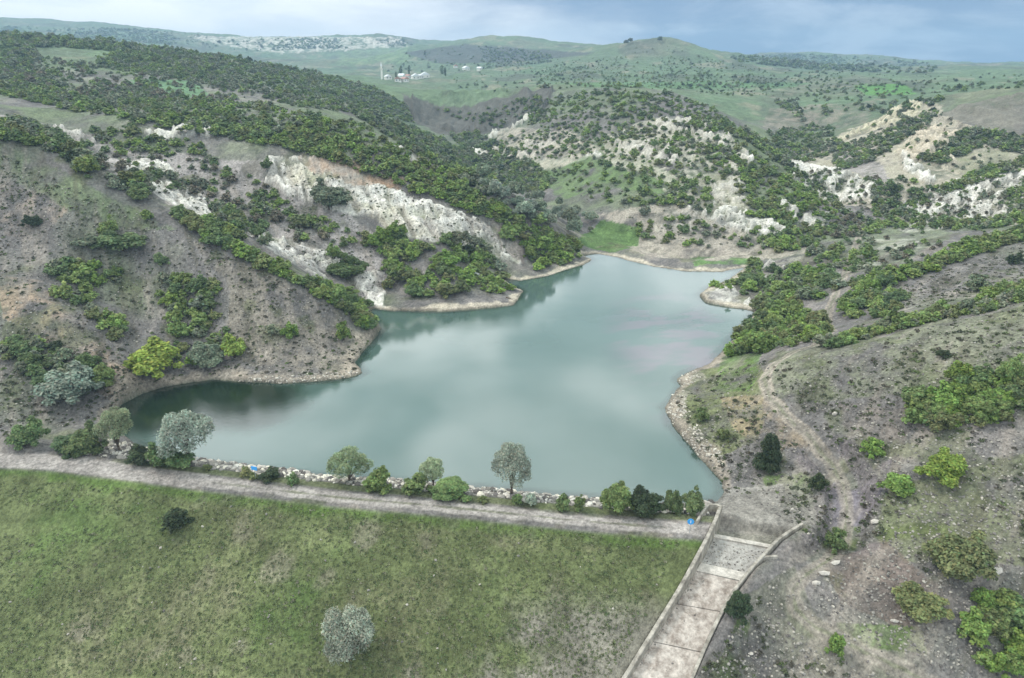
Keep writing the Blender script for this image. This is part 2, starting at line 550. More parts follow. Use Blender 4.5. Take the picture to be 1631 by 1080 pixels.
# left spur: beige strip, grassy crest, stony face
zone([(0, 440), (60, 450), (130, 510), (200, 570), (230, 620), (190, 640), (120, 590), (60, 540), (0, 510)], srgb(168, 146, 126), 0.85, 0.3, 100, 175)
zone([(-20, 290), (80, 300), (110, 330), (60, 380), (-20, 370)], srgb(160, 142, 126), 0.7, 0.35, 100, 190)
zone([(-200, 190), (0, 230), (100, 275), (220, 330), (280, 365), (200, 360), (100, 330), (0, 275), (-200, 230)], srgb(110, 122, 88), 0.75, 0.15, 100, 195)
zone([(300, 380), (420, 430), (520, 480), (590, 540), (560, 600), (420, 600), (360, 560), (360, 460)], srgb(134, 125, 112), 0.7, 0.2, 100, 175)
# scree slope behind it
zone([(0, 185), (60, 195), (140, 212), (230, 240), (330, 250), (430, 255), (560, 345), (620, 390), (610, 490), (560, 470), (430, 410), (340, 350), (290, 350), (240, 320), (180, 275), (90, 235), (0, 210)], GREYR, 0.95, 0.05, 180, 300)
for p in ([(200, 255), (270, 268), (345, 345), (310, 365), (250, 310), (190, 270)], [(85, 200), (130, 212), (155, 230), (95, 216)], [(395, 375), (480, 383), (545, 420), (520, 445), (440, 412)], [(555, 440), (600, 432), (620, 490), (588, 484)], [(230, 210), (330, 200), (340, 215), (250, 222)]):
    zone(p, WHITE, 0.9, 0.22, 170, 320)
zone([(425, 250), (520, 252), (620, 300), (700, 328), (770, 352), (825, 392), (830, 418), (760, 402), (700, 388), (650, 380), (600, 345), (560, 345), (520, 330), (460, 312), (420, 290)], WHITE, 0.97, 0.02, 180, 300)
zone([(470, 262), (520, 280), (530, 310), (490, 305), (450, 275)], CREAM, 0.6, 0.2, 180, 300)
zone([(560, 330), (640, 330), (700, 380), (640, 380)], CREAM, 0.4, 0.2, 180, 300)
zone([(470, 245), (560, 258), (650, 290), (640, 302), (540, 290), (480, 265)], BROWN, 0.8, 0.2, 180, 300)
zone([(730, 345), (800, 360), (840, 400), (835, 420), (780, 385)], srgb(128, 116, 108), 0.85, 0.2, 180, 300)
# valley and middle hill outcrops
for p in ([(618, 230), (650, 248), (692, 270), (662, 264), (625, 247)], [(800, 192), (852, 186), (800, 216), (768, 228)], [(752, 243), (800, 236), (872, 250), (862, 266), (800, 252)], [(828, 225), (890, 214), (884, 236), (838, 246)], [(845, 258), (965, 244), (900, 266)],
          [(1042, 190), (1130, 195), (1166, 226), (1150, 236), (1100, 210), (1055, 216)], [(968, 226), (1048, 226), (1082, 250), (1076, 266), (1050, 256), (1000, 246)], [(1138, 300), (1185, 288), (1182, 322), (1138, 336)], [(1088, 328), (1180, 340), (1255, 370), (1230, 378), (1150, 366), (1058, 346)],
          [(1180, 245), (1200, 252), (1196, 262), (1176, 256)], [(1060, 350), (1130, 355), (1110, 372), (1050, 366)], [(1240, 320), (1330, 345), (1320, 365), (1250, 345)]):
    zone(p, WHITE, 0.9, 0.15, 200, 600)
zone([(900, 350), (1060, 320), (1180, 370), (1300, 395), (1250, 410), (1190, 412), (1060, 412), (1000, 400), (1020, 370), (960, 350)], srgb(168, 158, 145), 0.85, 0.12, 200, 330)
zone([(820, 255), (1010, 250), (1110, 290), (1080, 310), (980, 300), (900, 320)], srgb(104, 124, 80), 0.8, 0.15, 200, 420)
zone([(640, 150), (690, 166), (720, 178), (765, 172), (830, 148), (885, 142), (870, 178), (810, 205), (745, 218), (700, 214), (650, 192)], MAUVE, 0.95, 0.0, 400, 700)
# right-hand outcrops
zone([(1225, 172), (1400, 160), (1380, 195), (1300, 208), (1215, 206)], srgb(138, 126, 116), 0.75, 0.25, 400, 700)
zone([(1490, 188), (1560, 162), (1640, 145), (1900, 150), (1900, 260), (1640, 240), (1560, 216), (1500, 206)], srgb(122, 115, 107), 0.85, 0.05, 260, 480)
zone([(1258, 252), (1340, 212), (1400, 190), (1450, 158), (1500, 166), (1500, 190), (1640, 235), (1640, 355), (1440, 362), (1380, 330), (1290, 325)], srgb(176, 166, 150), 0.9, 0.12, 200, 520)
zone([(960, 215), (1040, 190), (1130, 195), (1190, 240), (1190, 340), (1080, 330), (1040, 280), (960, 262)], srgb(190, 182, 168), 0.85, 0.25, 200, 520)
zone([(770, 250), (800, 205), (900, 205), (960, 240), (880, 272), (800, 270)], srgb(178, 168, 154), 0.85, 0.2, 200, 620)
for p, c in (([(1440, 160), (1466, 166), (1456, 197), (1400, 206), (1362, 217), (1322, 234), (1345, 214), (1400, 194)], CREAM), ([(1422, 242), (1478, 196), (1522, 214), (1498, 252), (1450, 262)], srgb(202, 188, 168)),
             ([(1500, 252), (1612, 234), (1602, 262), (1560, 282), (1478, 264)], srgb(202, 190, 170)), ([(1255, 256), (1310, 270), (1400, 288), (1392, 322), (1320, 322), (1268, 288)], WHITE), ([(1436, 248), (1494, 286), (1482, 297), (1436, 268)], WHITE),
             ([(1436, 328), (1500, 300), (1590, 278), (1660, 270), (1700, 300), (1624, 352), (1560, 358), (1500, 346), (1450, 352)], WHITE), ([(1422, 362), (1470, 344), (1502, 366), (1440, 372)], WHITE), ([(1330, 232), (1400, 262), (1420, 290), (1340, 270)], GREYR)):
    zone(p, c, 0.95, 0.06, 200, 520)
for p in ([(1112, 458), (1160, 448), (1180, 470), (1212, 492), (1128, 486)], [(1195, 430), (1250, 412), (1290, 405), (1270, 425), (1215, 445)], [(1370, 415), (1400, 410), (1402, 428), (1372, 428)], [(1390, 380), (1460, 385), (1470, 398), (1400, 396)]):
    zone(p, WHITE, 0.85, 0.12, 150, 300)
zone([(1340, 360), (1430, 350), (1520, 375), (1440, 420), (1350, 440), (1330, 400)], srgb(122, 128, 104), 0.7, 0.1, 150, 280)
# beds of the outcrops: thin darker and grassy layers between the pale ones
lay = fbm((X * 0.75 + Y * 0.66) / 4.0, (Y * 0.75 - X * 0.66), 4.2, 88, 4) + 0.35 * nC
rk0 = smooth(COL.sum(-1), 0.9, 1.35) * (RAD > 150) * (Y > 170)
paint(rk0 * smooth(lay, 0.12, 0.4) * np.where(X < 40, 0.35, 0.75), srgb(116, 112, 96))
paint(rk0 * smooth(fbm(X, Y, 26, 89, 4), 0.2, 0.5) * 0.6 * (X > 60) * (Y > 290), srgb(104, 112, 84))
paint(rk0 * smooth(nB + nC * 0.7, 0.2, 0.6) * np.where(X < 40, 0.4, 0.6), srgb(108, 112, 84))
# far fields and meadows
zone([(205, 126), (300, 128), (335, 150), (300, 158), (230, 148)], srgb(104, 134, 98), 0.9, 0.0, 250, 620)
zone([(915, 385), (955, 352), (1025, 360), (1012, 392), (960, 402)], srgb(92, 118, 66), 0.9, 0.0, 200, 320)
zone([(1100, 412), (1200, 408), (1200, 420), (1110, 420)], srgb(92, 136, 60), 0.7, 0.1, 200, 300)
zone([(1360, 136), (1440, 134), (1460, 150), (1380, 152)], srgb(94, 136, 72), 0.9, 0.0, 500, 1400)
zone([(860, 132), (1100, 130), (1300, 132), (1250, 140), (1000, 142)], srgb(94, 128, 82), 0.6, 0.0, 500, 1400)
zone([(540, 84), (650, 70), (650, 100), (540, 104)], srgb(120, 140, 100), 0.7, 0.3, 1400, 3000, 0.2)
zone([(640, 84), (740, 70), (900, 82), (960, 84), (860, 96), (700, 102)], srgb(84, 84, 82), 0.85, 0.0, 1300, 3000)
zone([(300, 58), (640, 60), (650, 74), (450, 86), (350, 72)], srgb(206, 198, 186), 0.8, 0.3, 1500, 3500, 0.0)
zone([(1290, 104), (1330, 102), (1340, 116), (1300, 116)], srgb(200, 190, 178), 0.8, 0.0, 1500, 3500)
# right near slope
zone([(1075, 600), (1200, 570), (1230, 600), (1210, 700), (1140, 730), (1090, 680), (1065, 640)], srgb(112, 118, 78), 0.8, 0.12, 80, 150)
zone([(1150, 630), (1220, 625), (1260, 680), (1290, 705), (1230, 720), (1170, 680)], srgb(158, 140, 116), 0.75, 0.2, 80, 150)
zone([(1150, 560), (1220, 560), (1200, 620), (1130, 620)], srgb(96, 124, 62), 0.7, 0.2, 80, 160)
zone([(1240, 560), (1640, 490), (1640, 600), (1300, 640), (1230, 620)], srgb(122, 124, 102), 0.75, 0.15, 80, 150)
zone([(1330, 640), (1460, 650), (1440, 760), (1340, 740)], srgb(118, 108, 100), 0.7, 0.2, 60, 130)
zone([(1210, 760), (1300, 750), (1300, 810), (1230, 810)], srgb(94, 112, 62), 0.8, 0.25, 60, 120)
zone([(1295, 790), (1340, 740), (1430, 730), (1420, 770), (1370, 830), (1300, 830)], srgb(122, 114, 122), 0.85, 0.05, 60, 120)
zone([(1420, 780), (1640, 720), (1640, 900), (1440, 900), (1370, 850)], srgb(112, 116, 84), 0.7, 0.15, 55, 110)
zone([(1300, 890), (1400, 860), (1500, 940), (1460, 1010), (1340, 960)], srgb(120, 106, 98), 0.8, 0.1, 50, 100)
zone([(1180, 960), (1260, 900), (1300, 980), (1420, 1060), (1420, 1120), (1120, 1120)], srgb(120, 118, 102), 0.7, 0.15, 50, 100)
zone([(1120, 1090), (1175, 985), (1200, 990), (1160, 1100)], srgb(92, 112, 56), 0.8, 0.2, 50, 100)
zone([(1330, 990), (1470, 1000), (1480, 1040), (1360, 1030)], srgb(92, 114, 56), 0.7, 0.25, 50, 100)
# rocky banks of the right shore
for p in ([(1058, 622), (1090, 624), (1098, 660), (1122, 700), (1150, 722), (1150, 765), (1110, 724), (1062, 668)], [(1076, 598), (1105, 590), (1120, 606), (1085, 614)]):
    zone(p, srgb(158, 150, 139), 0.85, 0.22, 80, 150)
ul, vl = X * 0.89 + Y * 0.46, X * 0.46 - Y * 0.89
ur, vr = (X - Y) * 0.707, (X + Y) * 0.707
strk = np.where(X < 0, fbm(ul / 2.6, vl / 16, 1.0, 93, 5), fbm(ur / 2.6, vr / 14, 1.0, 94, 5))
nearw = (RAD < 260) * smooth(lake_d, 3, 8)
paint(nearw * smooth(strk, 0.12, 0.5) * 0.6, srgb(150, 140, 130))
paint(nearw * smooth(-strk, 0.12, 0.5) * 0.6, srgb(92, 88, 74))
paint(nearw * smooth(fbm(X, Y, 6, 95, 4), 0.25, 0.5) * 0.5, srgb(100, 106, 72))
# dam: grass face, dry and gravelly towards the spillway, dirt road on the crest
gm = w_down * smooth(-dam_s, 2.2, 3.2)
gl = fbm(X, Y, 14, 71, 4)
gs = fbm(X, Y, 3.0, 72, 4)
gcol = np.array(srgb(102, 109, 73), np.float32) * np.ones_like(COL)
mixw = smooth(gl + 0.5 * gs, 0.0, 0.7)[..., None]
gcol = gcol * (1 - mixw) + np.array(srgb(118, 118, 88), np.float32) * mixw
mixw = (smooth(-gl + 0.5 * gs, 0.1, 0.7) * 0.8)[..., None]
gcol = gcol * (1 - mixw) + np.array(srgb(88, 106, 60), np.float32) * mixw
edge = (smooth(4.8 + 1.5 * gs + dam_s, 0, 1.5) * 0.7)[..., None]
gcol = gcol * (1 - edge) + np.array(srgb(84, 108, 50), np.float32) * edge
dry = (smooth(gs * 0.7 + 0.5 * gl, 0.25, 0.75) * 0.55)[..., None]
gcol = gcol * (1 - dry) + np.array(srgb(122, 116, 102), np.float32) * dry
paint(gm, gcol)
for bx_, by_, br_ in ((300, 1045, 1.3), (345, 1068, 1.0), (585, 850, 2.2), (232, 990, 0.7), (440, 905, 2.6), (520, 920, 1.6), (130, 1010, 0.9), (380, 1030, 1.2), (900, 860, 0.5)):
    bp = on_dam(bx_, by_, 0.0)
    paint(gm * smooth(br_ + 1.1 * gs - np.hypot(X - bp[0], (Y - bp[1]) * 1.2), -0.5, 0.8) * 0.5, srgb(142, 134, 118))
chd_full = np.full(X.shape, 99.0, np.float32)
chd_full[nd] = chd * -chs
paint(gm * smooth(-dam_s, 9, 15) * smooth(22 - chd_full + 9 * gs + 6 * gl, 4, 14) * 0.9, srgb(130, 124, 114))
roadw = smooth(np.where(dam_run < run0 + 20, 2.4, 1.55) + 0.35 * gs - np.abs(dam_s + 0.3), 0, 0.6) * (dam_run < run1 + 12) * left_of_chute
paint(roadw, srgb(166, 158, 152))
paint(smooth(0.34 + 0.3 * gs - np.abs(dam_s + 0.3), 0, 0.3) * smooth(dam_run, run0 + 18, run0 + 30) * smooth(run1 - 6 - dam_run, 0, 8) * 0.7, srgb(96, 100, 72))
# verge between road and riprap
paint(smooth(dam_s, 1.3, 1.9) * smooth(4.0 - dam_s, 0, 0.8) * smooth(dam_run, run0, run0 + 6) * (dam_s < 5) * 0.75, srgb(98, 106, 66))
# riprap band
paint(smooth(dam_s, 3.8, 4.6) * (dam_s < 14) * (lake_d < 9) * smooth(dam_run, run0 - 2, run0 + 4) * 0.9, srgb(166, 160, 152))
# dry silt rim round the lake
rim = smooth(2.7 + 2.4 * nB + 1.2 * nC - lake_d, 0, 1.2) * (Z > -0.5) * (lake_d < 8) * (dam_s > 14)
pale = smooth(Y, 150, 190)[..., None]
rimc = np.array(srgb(160, 148, 134), np.float32) * (1 - pale) + np.array(srgb(190, 178, 160), np.float32) * pale
paint(rim * 0.85, rimc)
paint(smooth(0.9 - lake_d, 0, 0.5) * (lake_d > -0.3) * 0.5, srgb(104, 98, 88))
paint(smooth(-lake_d, -0.2, 0.3), srgb(60, 72, 58))
# dirt tracks on the right bank
TRACK = [[(1376, 352), (1360, 400), (1340, 450), (1326, 480), (1318, 500), (1326, 528), (1300, 550), (1262, 562), (1232, 580), (1216, 604), (1226, 634), (1252, 662), (1296, 700), (1326, 726), (1345, 760), (1352, 800), (1346, 850), (1320, 890), (1285, 915), (1262, 940), (1268, 970), (1300, 1000), (1360, 1030), (1430, 1062), (1500, 1100)]]
track_w = []
for tr in TRACK:
    pts = [hit(*p) for p in tr]
    track_w.append([tuple(p[:2]) for p in pts if p is not None])
trd = np.full(X.shape, 99.0, np.float32)
ns = (RAD < 330) & (X > 0)
for tw in track_w:
    a_, _, _ = poly_dist(X[ns], Y[ns], tw, closed=False)
    trd[ns] = np.minimum(trd[ns], a_)
tv = np.abs(trd + 0.25 * nC)
paint(smooth(np.where(Y < 95, 1.1, 1.25) - tv, 0, 0.7) * np.where(Y < 95, 0.85, 0.9), srgb(148, 139, 128))
paint(smooth(0.30 - np.abs(tv - 0.0), 0, 0.25) * 0.45 * (nB > -0.3), srgb(104, 114, 76))
paint(smooth(0.28 - np.abs(tv - 0.85), 0, 0.2) * np.where(Y < 95, 0.3, 0.8), srgb(170, 158, 144))
# the lower track runs in a worn hollow with bare banks
hol = smooth(100 - Y, 0, 6) * smooth(Y, 74, 79) * (RAD < 200) * (X > 30)
Z = Z - (1.25 * hol * smooth(3.4 + 0.7 * nC - trd, 0, 1.3)).astype(np.float32)
paint(hol * smooth(trd, 1.6, 2.2) * smooth(4.6 + 0.8 * nC - trd, 0, 1.0) * 0.75, srgb(112, 104, 106))
# apron of gravel in front of the spillway
ap = at_z(1215, 815, 1.0)
apd = np.hypot((X - ap[0]) / 1.5, Y - ap[1])
paint(smooth(7.5 + 2 * nB - apd, 0, 3) * 0.8, srgb(142, 136, 128))
# small relief on bare rock
rockiness = smooth(COL.sum(-1), 0.95, 1.5) * (RAD > 140) * (dam_s > 20)
ridge = 1 - np.abs(fbm(X * 0.8 + Y * 0.6, Y * 1.6 - X * 0.5, 9, 81, 4)) * 2
Z = Z + (rockiness * (2.2 * ridge * np.clip(RAD / 260, 0.5, 1.6) + 0.3 * nC) * smooth(lake_d, 3, 8)).astype(np.float32)
gor = inside(PX, PY, [(655, 155), (880, 145), (860, 185), (740, 218), (660, 190)]) & (Y > 400) & (Y < 720)
clf = inside(PX, PY, [(1490, 188), (1560, 162), (1640, 145), (1640, 240), (1560, 216)]) & (Y > 260) & (Y < 480)
rid2 = 1 - 2 * np.abs(fbm(X, Y * 0.35, 22, 83, 4))
Z = Z + ((gor * 5.0 + clf * 3.0) * rid2).astype(np.float32)
# fine colour variation of soil, stones and plants
var = 0.88 + 0.26 * nC + 0.24 * nB + 0.34 * (rng.random(X.shape, dtype=np.float32) - 0.5) * np.clip(160 / RAD, 0.35, 1)
COL = np.clip(COL * var[..., None], 0.01, 0.8)


# ------------------------------------------------------------------ mesh and material helpers
def np_mesh(name, V, F_, attrs=None, mat=None, smooth_shade=False):
    me = bpy.data.meshes.new(name)
    V = np.ascontiguousarray(V, np.float32)
    fs = F_ if isinstance(F_, list) else [F_]
    me.vertices.add(len(V))
    me.vertices.foreach_set('co', V.ravel())
    loops = np.concatenate([f.ravel() for f in fs]).astype(np.int32)
    counts = np.concatenate([np.full(len(f), f.shape[1], np.int32) for f in fs])
    starts = np.concatenate([[0], np.cumsum(counts)[:-1]]).astype(np.int32)
    me.loops.add(len(loops))
    me.loops.foreach_set('vertex_index', loops)
    me.polygons.add(len(counts))
    me.polygons.foreach_set('loop_start', starts)
    me.polygons.foreach_set('loop_total', counts)
    me.polygons.foreach_set('use_smooth', np.full(len(counts), smooth_shade, bool))
    for k, a in (attrs or {}).items():
        if a.ndim == 1:
            at = me.attributes.new(k, 'FLOAT', 'POINT')
            at.data.foreach_set('value', np.ascontiguousarray(a, np.float32))
        else:
            at = me.attributes.new(k, 'FLOAT_COLOR', 'POINT')
            c = np.ones((len(a), 4), np.float32)
            c[:, :3] = a
            at.data.foreach_set('color', c.ravel())
    if mat is not None:
        me.materials.append(mat)
    me.update(calc_edges=True)
    return me


def link(name, data, parent=None, loc=None, label=None, cat=None, group=None, kind=None):
    o = bpy.data.objects.new(name, data)
    col.objects.link(o)
    if parent is not None:
        o.parent = parent
    if loc is not None:
        o.location = loc
    for k, v in (('label', label), ('category', cat), ('group', group), ('kind', kind)):
        if v:
            o[k] = v
    return o


class Mat:
    def __init__(self, name, rough=0.9, spec=0.2):
        self.m = bpy.data.materials.new(name)
        self.m.use_nodes = True
        self.t = self.m.node_tree
        self.b = self.t.nodes['Principled BSDF']
        self.out = self.t.nodes['Material Output']
        self.b.inputs['Roughness'].default_value = rough
        self.b.inputs['Specular IOR Level'].default_value = spec

    def n(self, kind, **kw):
        return node(self.t, kind, **kw)

    def l(self, a, b):
        self.t.links.new(a, b)

    def coord(self):
        return self.n('ShaderNodeTexCoord').outputs['Object']

    def noise(self, scale, detail=4, rough=0.55, vec=None):
        n = self.n('ShaderNodeTexNoise')
        n.inputs['Scale'].default_value, n.inputs['Detail'].default_value, n.inputs['Roughness'].default_value = scale, detail, rough
        self.l(vec if vec is not None else self.coord(), n.inputs['Vector'])
        return n.outputs[0]

    def rng(self, f, a, b, c, d):
        n = self.n('ShaderNodeMapRange')
        self.l(f, n.inputs[0])
        for i, v in enumerate((a, b, c, d)):
            n.inputs[i + 1].default_value = v
        return n.outputs[0]

    def mix(self, f, a, b, blend='MIX'):
        n = self.n('ShaderNodeMix', data_type='RGBA', blend_type=blend)
        for i, s in ((0, f), (6, a), (7, b)):
            if isinstance(s, (int, float)):
                n.inputs[i].default_value = s
            elif isinstance(s, (tuple, list, np.ndarray)):
                n.inputs[i].default_value = tuple(float(v) for v in s) + (1.0,)
            else:
                self.l(s, n.inputs[i])
        return n.outputs[2]

    def attr(self, name):
        return self.n('ShaderNodeAttribute', attribute_name=name)

    def scale_col(self, c, f):
        n = self.n('ShaderNodeVectorMath', operation='SCALE')
        self.l(c, n.inputs[0])
        self.l(f, n.inputs['Scale'])
        return n.outputs[0]

    def bump(self, h, strength, dist):
        n = self.n('ShaderNodeBump')
        n.inputs['Strength'].default_value, n.inputs['Distance'].default_value = strength, dist
        self.l(h, n.inputs['Height'])
        self.l(n.outputs[0], self.b.inputs['Normal'])


# ground material
gm_ = Mat('ground_cover', 0.95, 0.1)
ca = gm_.attr('cover').outputs['Color']
f1 = gm_.rng(gm_.noise(1.5, 7, 0.78), 0.32, 0.68, 0.46, 1.50)
f2 = gm_.rng(gm_.noise(0.22, 4, 0.6), 0.3, 0.7, 0.85, 1.15)
cc = gm_.scale_col(gm_.scale_col(ca, f1), f2)
gm_.l(cc, gm_.b.inputs['Base Color'])
gm_.bump(gm_.noise(1.3, 6, 0.7), 0.9, 0.35)

V = np.stack([X, Y, Z], -1).reshape(-1, 3)
ii = (np.arange(NR - 1)[:, None] * NC + np.arange(NC - 1)[None]).reshape(-1)
Fq = np.stack([ii, ii + 1, ii + NC + 1, ii + NC], 1)
terr = np_mesh('terrain', V, Fq, {'cover': COL.reshape(-1, 3)}, gm_.m, True)
link('terrain', terr, label='grassy dam, stony spurs and scrub hills of the valley', kind='structure')

# ------------------------------------------------------------------ water
wm = Mat('lake_water', 0.075, 0.5)
wm.b.inputs['IOR'].default_value = 1.95
body = wm.mix(wm.rng(wm.noise(0.035, 3, 0.5), 0.4, 0.65, 0, 1), srgb(72, 92, 85), srgb(82, 100, 94))
body = wm.mix(wm.attr('bed_and_reflection').outputs['Fac'], body, srgb(26, 40, 28))  # dark bank reflection and shallow bed mixed into the water's own colour
body = wm.mix(wm.attr('weed').outputs['Fac'], body, srgb(120, 98, 112))
wm.l(body, wm.b.inputs['Base Color'])
wpat = wm.rng(wm.noise(0.028, 3, 0.5), 0.45, 0.6, 0.15, 1.0)
rip = wm.n('ShaderNodeMath', operation='MULTIPLY')
wm.l(wm.noise(1.5, 4, 0.65), rip.inputs[0]); wm.l(wpat, rip.inputs[1])
wm.bump(rip.outputs[0], 0.10, 0.25)
lx = [p[0] for p in shore_w]; ly = [p[1] for p in shore_w]
x0, x1, y0, y1 = min(lx) - 6, max(lx) + 6, min(ly) - 6, max(ly) + 6
GN = 240
gx, gy = np.meshgrid(np.linspace(x0, x1, GN), np.linspace(y0, y1, GN))
gv = np.stack([gx, gy, np.zeros_like(gx)], -1).reshape(-1, 3)
gi = (np.arange(GN - 1)[:, None] * GN + np.arange(GN - 1)[None]).reshape(-1)
gq = np.stack([gi, gi + 1, gi + GN + 1, gi + GN], 1)
# hill's dark reflection painted into the cove over its shallow weedy bed, and reddish weed drifting along the right shore
sd_, _, _ = poly_dist(gv[:, 0].astype(np.float32), gv[:, 1].astype(np.float32), shore_w)
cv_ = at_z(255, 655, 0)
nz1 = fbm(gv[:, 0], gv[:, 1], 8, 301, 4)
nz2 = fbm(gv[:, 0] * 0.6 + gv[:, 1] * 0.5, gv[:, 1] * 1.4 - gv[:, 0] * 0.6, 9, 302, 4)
bed_and_reflection = smooth(25 + 4 * nz1 - np.hypot((gv[:, 0] - cv_[0]) * 0.75, (gv[:, 1] - cv_[1] - 3) * 1.5), 0, 9) * 0.97
bed_and_reflection = np.maximum(bed_and_reflection, smooth(2.2 + 1.2 * nz1 - sd_, 0, 1.5) * 0.6)
rw_ = at_z(1105, 560, 0)
weed = smooth(nz2 + 0.25, 0.1, 0.7) * smooth(26 - np.hypot((gv[:, 0] - rw_[0]) * 1.1, (gv[:, 1] - rw_[1]) * 0.45), 0, 14) * 0.55
# keep only the cells that touch the lake, so that no water shows beyond the dam
cen = gv[gq].mean(1)
dl, _, _ = poly_dist(cen[:, 0].astype(np.float32), cen[:, 1].astype(np.float32), shore_w)
keep = inside(cen[:, 0], cen[:, 1], shore_w) | (dl < 4.5)
link('water', np_mesh('water', gv, gq[keep], {'bed_and_reflection': bed_and_reflection, 'weed': weed}, wm.m), label='still grey-green water of the reservoir', kind='structure')

# ------------------------------------------------------------------ spillway
def concrete(name, base, dark):
    m = Mat(name, 0.9, 0.25)
    n = m.rng(m.noise(0.9, 6, 0.65), 0.38, 0.68, 0, 1)
    mp = m.n('ShaderNodeMapping')
    mp.inputs['Scale'].default_value = (1.0, 1.0, 0.12)
    m.l(m.coord(), mp.inputs['Vector'])
    s = m.rng(m.noise(2.6, 6, 0.7, mp.outputs[0]), 0.32, 0.70, 0.62, 1.14)
    m.l(m.scale_col(m.mix(n, srgb(*base), srgb(*dark)), s), m.b.inputs['Base Color'])
    m.bump(m.noise(9.0, 4, 0.6), 0.3, 0.03)
    return m.m


M_WALL = concrete('weathered_concrete', (182, 174, 162), (124, 117, 107))
M_FLOOR = concrete('stained_concrete', (198, 187, 177), (132, 119, 109))
M_SILL = concrete('clean_concrete', (208, 200, 190), (176, 168, 158))


def densify(P, n=4):
    """round a station polyline a little: Catmull-Rom"""
    P = np.asarray(P, float)
    Q = []
    for i in range(len(P) - 1):
        p0, p1, p2, p3 = P[max(i - 1, 0)], P[i], P[i + 1], P[min(i + 2, len(P) - 1)]
        for k in range(n):
            f = k / n
            Q.append(p1 + 0.5 * f * (p2 - p0 + f * (2 * p0 - 5 * p1 + 4 * p2 - p3 + f * (3 * (p1 - p2) + p3 - p0))))
    Q.append(P[-1])
    return np.array(Q)


def wall_mesh(name, top, bottom_z, thick, side, mat):
    """a wall that follows the top line; thickness is laid off to the given side (+1 = left of travel)"""
    T = np.asarray(top)
    d = np.gradient(T[:, :2], axis=0)
    d /= np.linalg.norm(d, axis=1)[:, None]
    nrm = np.stack([-d[:, 1], d[:, 0]], 1) * side
    A = T.copy()
    B = T.copy()
    B[:, :2] += nrm * np.asarray(thick).reshape(-1, 1)
    c = 0.05
    rows = []
    for P, Q in ((A, B), (B, A)):
        e = Q[:, :2] - P[:, :2]
        e /= np.linalg.norm(e, axis=1)[:, None]
        low = P.copy(); low[:, 2] = bottom_z
        mid = P.copy(); mid[:, 2] -= c
        topi = P.copy(); topi[:, :2] += e * c
        rows.append((low, mid, topi))
    ring = np.stack([rows[0][0], rows[0][1], rows[0][2], rows[1][2], rows[1][1], rows[1][0]], 1)
    n = len(T)
    V = ring.reshape(-1, 3)
    F_ = []
    for i in range(n - 1):
        for k in range(6):
            a, b = i * 6 + k, i * 6 + (k + 1) % 6
            F_.append((a, b, b + 6, a + 6))
    q = np.array(F_)
    caps = np.array([[0, 1, 2, 3], [0, 3, 4, 5], [(n - 1) * 6 + 3, (n - 1) * 6 + 2, (n - 1) * 6 + 1, (n - 1) * 6], [(n - 1) * 6 + 5, (n - 1) * 6 + 4, (n - 1) * 6 + 3, (n - 1) * 6]])
    return np_mesh(name, V, [q, caps], None, mat)


def slab_mesh(name, P, thick, mat, cut=0.0):
    """a quad slab from four top corners (ordered), with side faces"""
    P = np.asarray(P, float)
    B = P.copy(); B[:, 2] -= thick
    V = np.vstack([P, B])
    q = np.array([[0, 1, 2, 3], [7, 6, 5, 4], [0, 4, 5, 1], [1, 5, 6, 2], [2, 6, 7, 3], [3, 7, 4, 0]])
    return np_mesh(name, V, q, None, mat)


spill = link('spillway', None, loc=tuple(at_z(1180, 880, 0.0)), label='pale concrete spillway chute with curved side walls running down beside the dam', cat='spillway')
sp_loc = np.array(spill.location)
Lc, Rc = densify(WALL_L), densify(WALL_R)
Fz = np.interp(np.linspace(0, 8, len(Lc)), np.arange(9), FLOOR_Z)
off = np.array([sp_loc])
# the left wall turns round the end of the crest as an open box
hx = [at_z(1108, 829, 3.1), at_z(1117, 814, 3.2), at_z(1127, 802, 3.3), at_z(1140, 801.5, 3.3)]
Lfull = np.vstack([np.array(hx), Lc])
thL = np.concatenate([[0.34, 0.34, 0.34, 0.36], np.full(len(Lc), 0.5)])
botL = np.concatenate([np.full(4, 0.6), Fz - 0.9])
link('left_wall', wall_mesh('left_wall', Lfull - off, botL - sp_loc[2], thL, -1, M_WALL), spill)
link('right_wall', wall_mesh('right_wall', Rc - off, Fz - 0.9 - sp_loc[2], np.full(len(Rc), 0.42), 1, M_WALL), spill)
# stub wall on the right bank
j = 2 * 4
s0 = Rc[j + 1].copy(); s1 = at_z(1239, 886, s0[2] - 0.1)
stub = np.array([s0 + (s1 - s0) * 0.14, s0 + (s1 - s0) * 0.6, s1])
link('wing_wall', wall_mesh('wing_wall', stub - off, np.full(3, 0.2 - sp_loc[2]), np.full(3, 0.35), 1, M_WALL), spill)


def station(t):
    """inner faces of the two walls at a station number 0..8, at floor level"""
    k = t * 4
    f = lambda A: np.array([np.interp(k, np.arange(len(A)), A[:, c]) for c in range(3)])
    l, r = f(Lc), f(Rc)
    # the left wall's thickness is laid to the right of travel? keep the floor between the inner faces
    z = np.interp(k, np.arange(len(Fz)), Fz)
    l[2] = r[2] = z
    return l, r


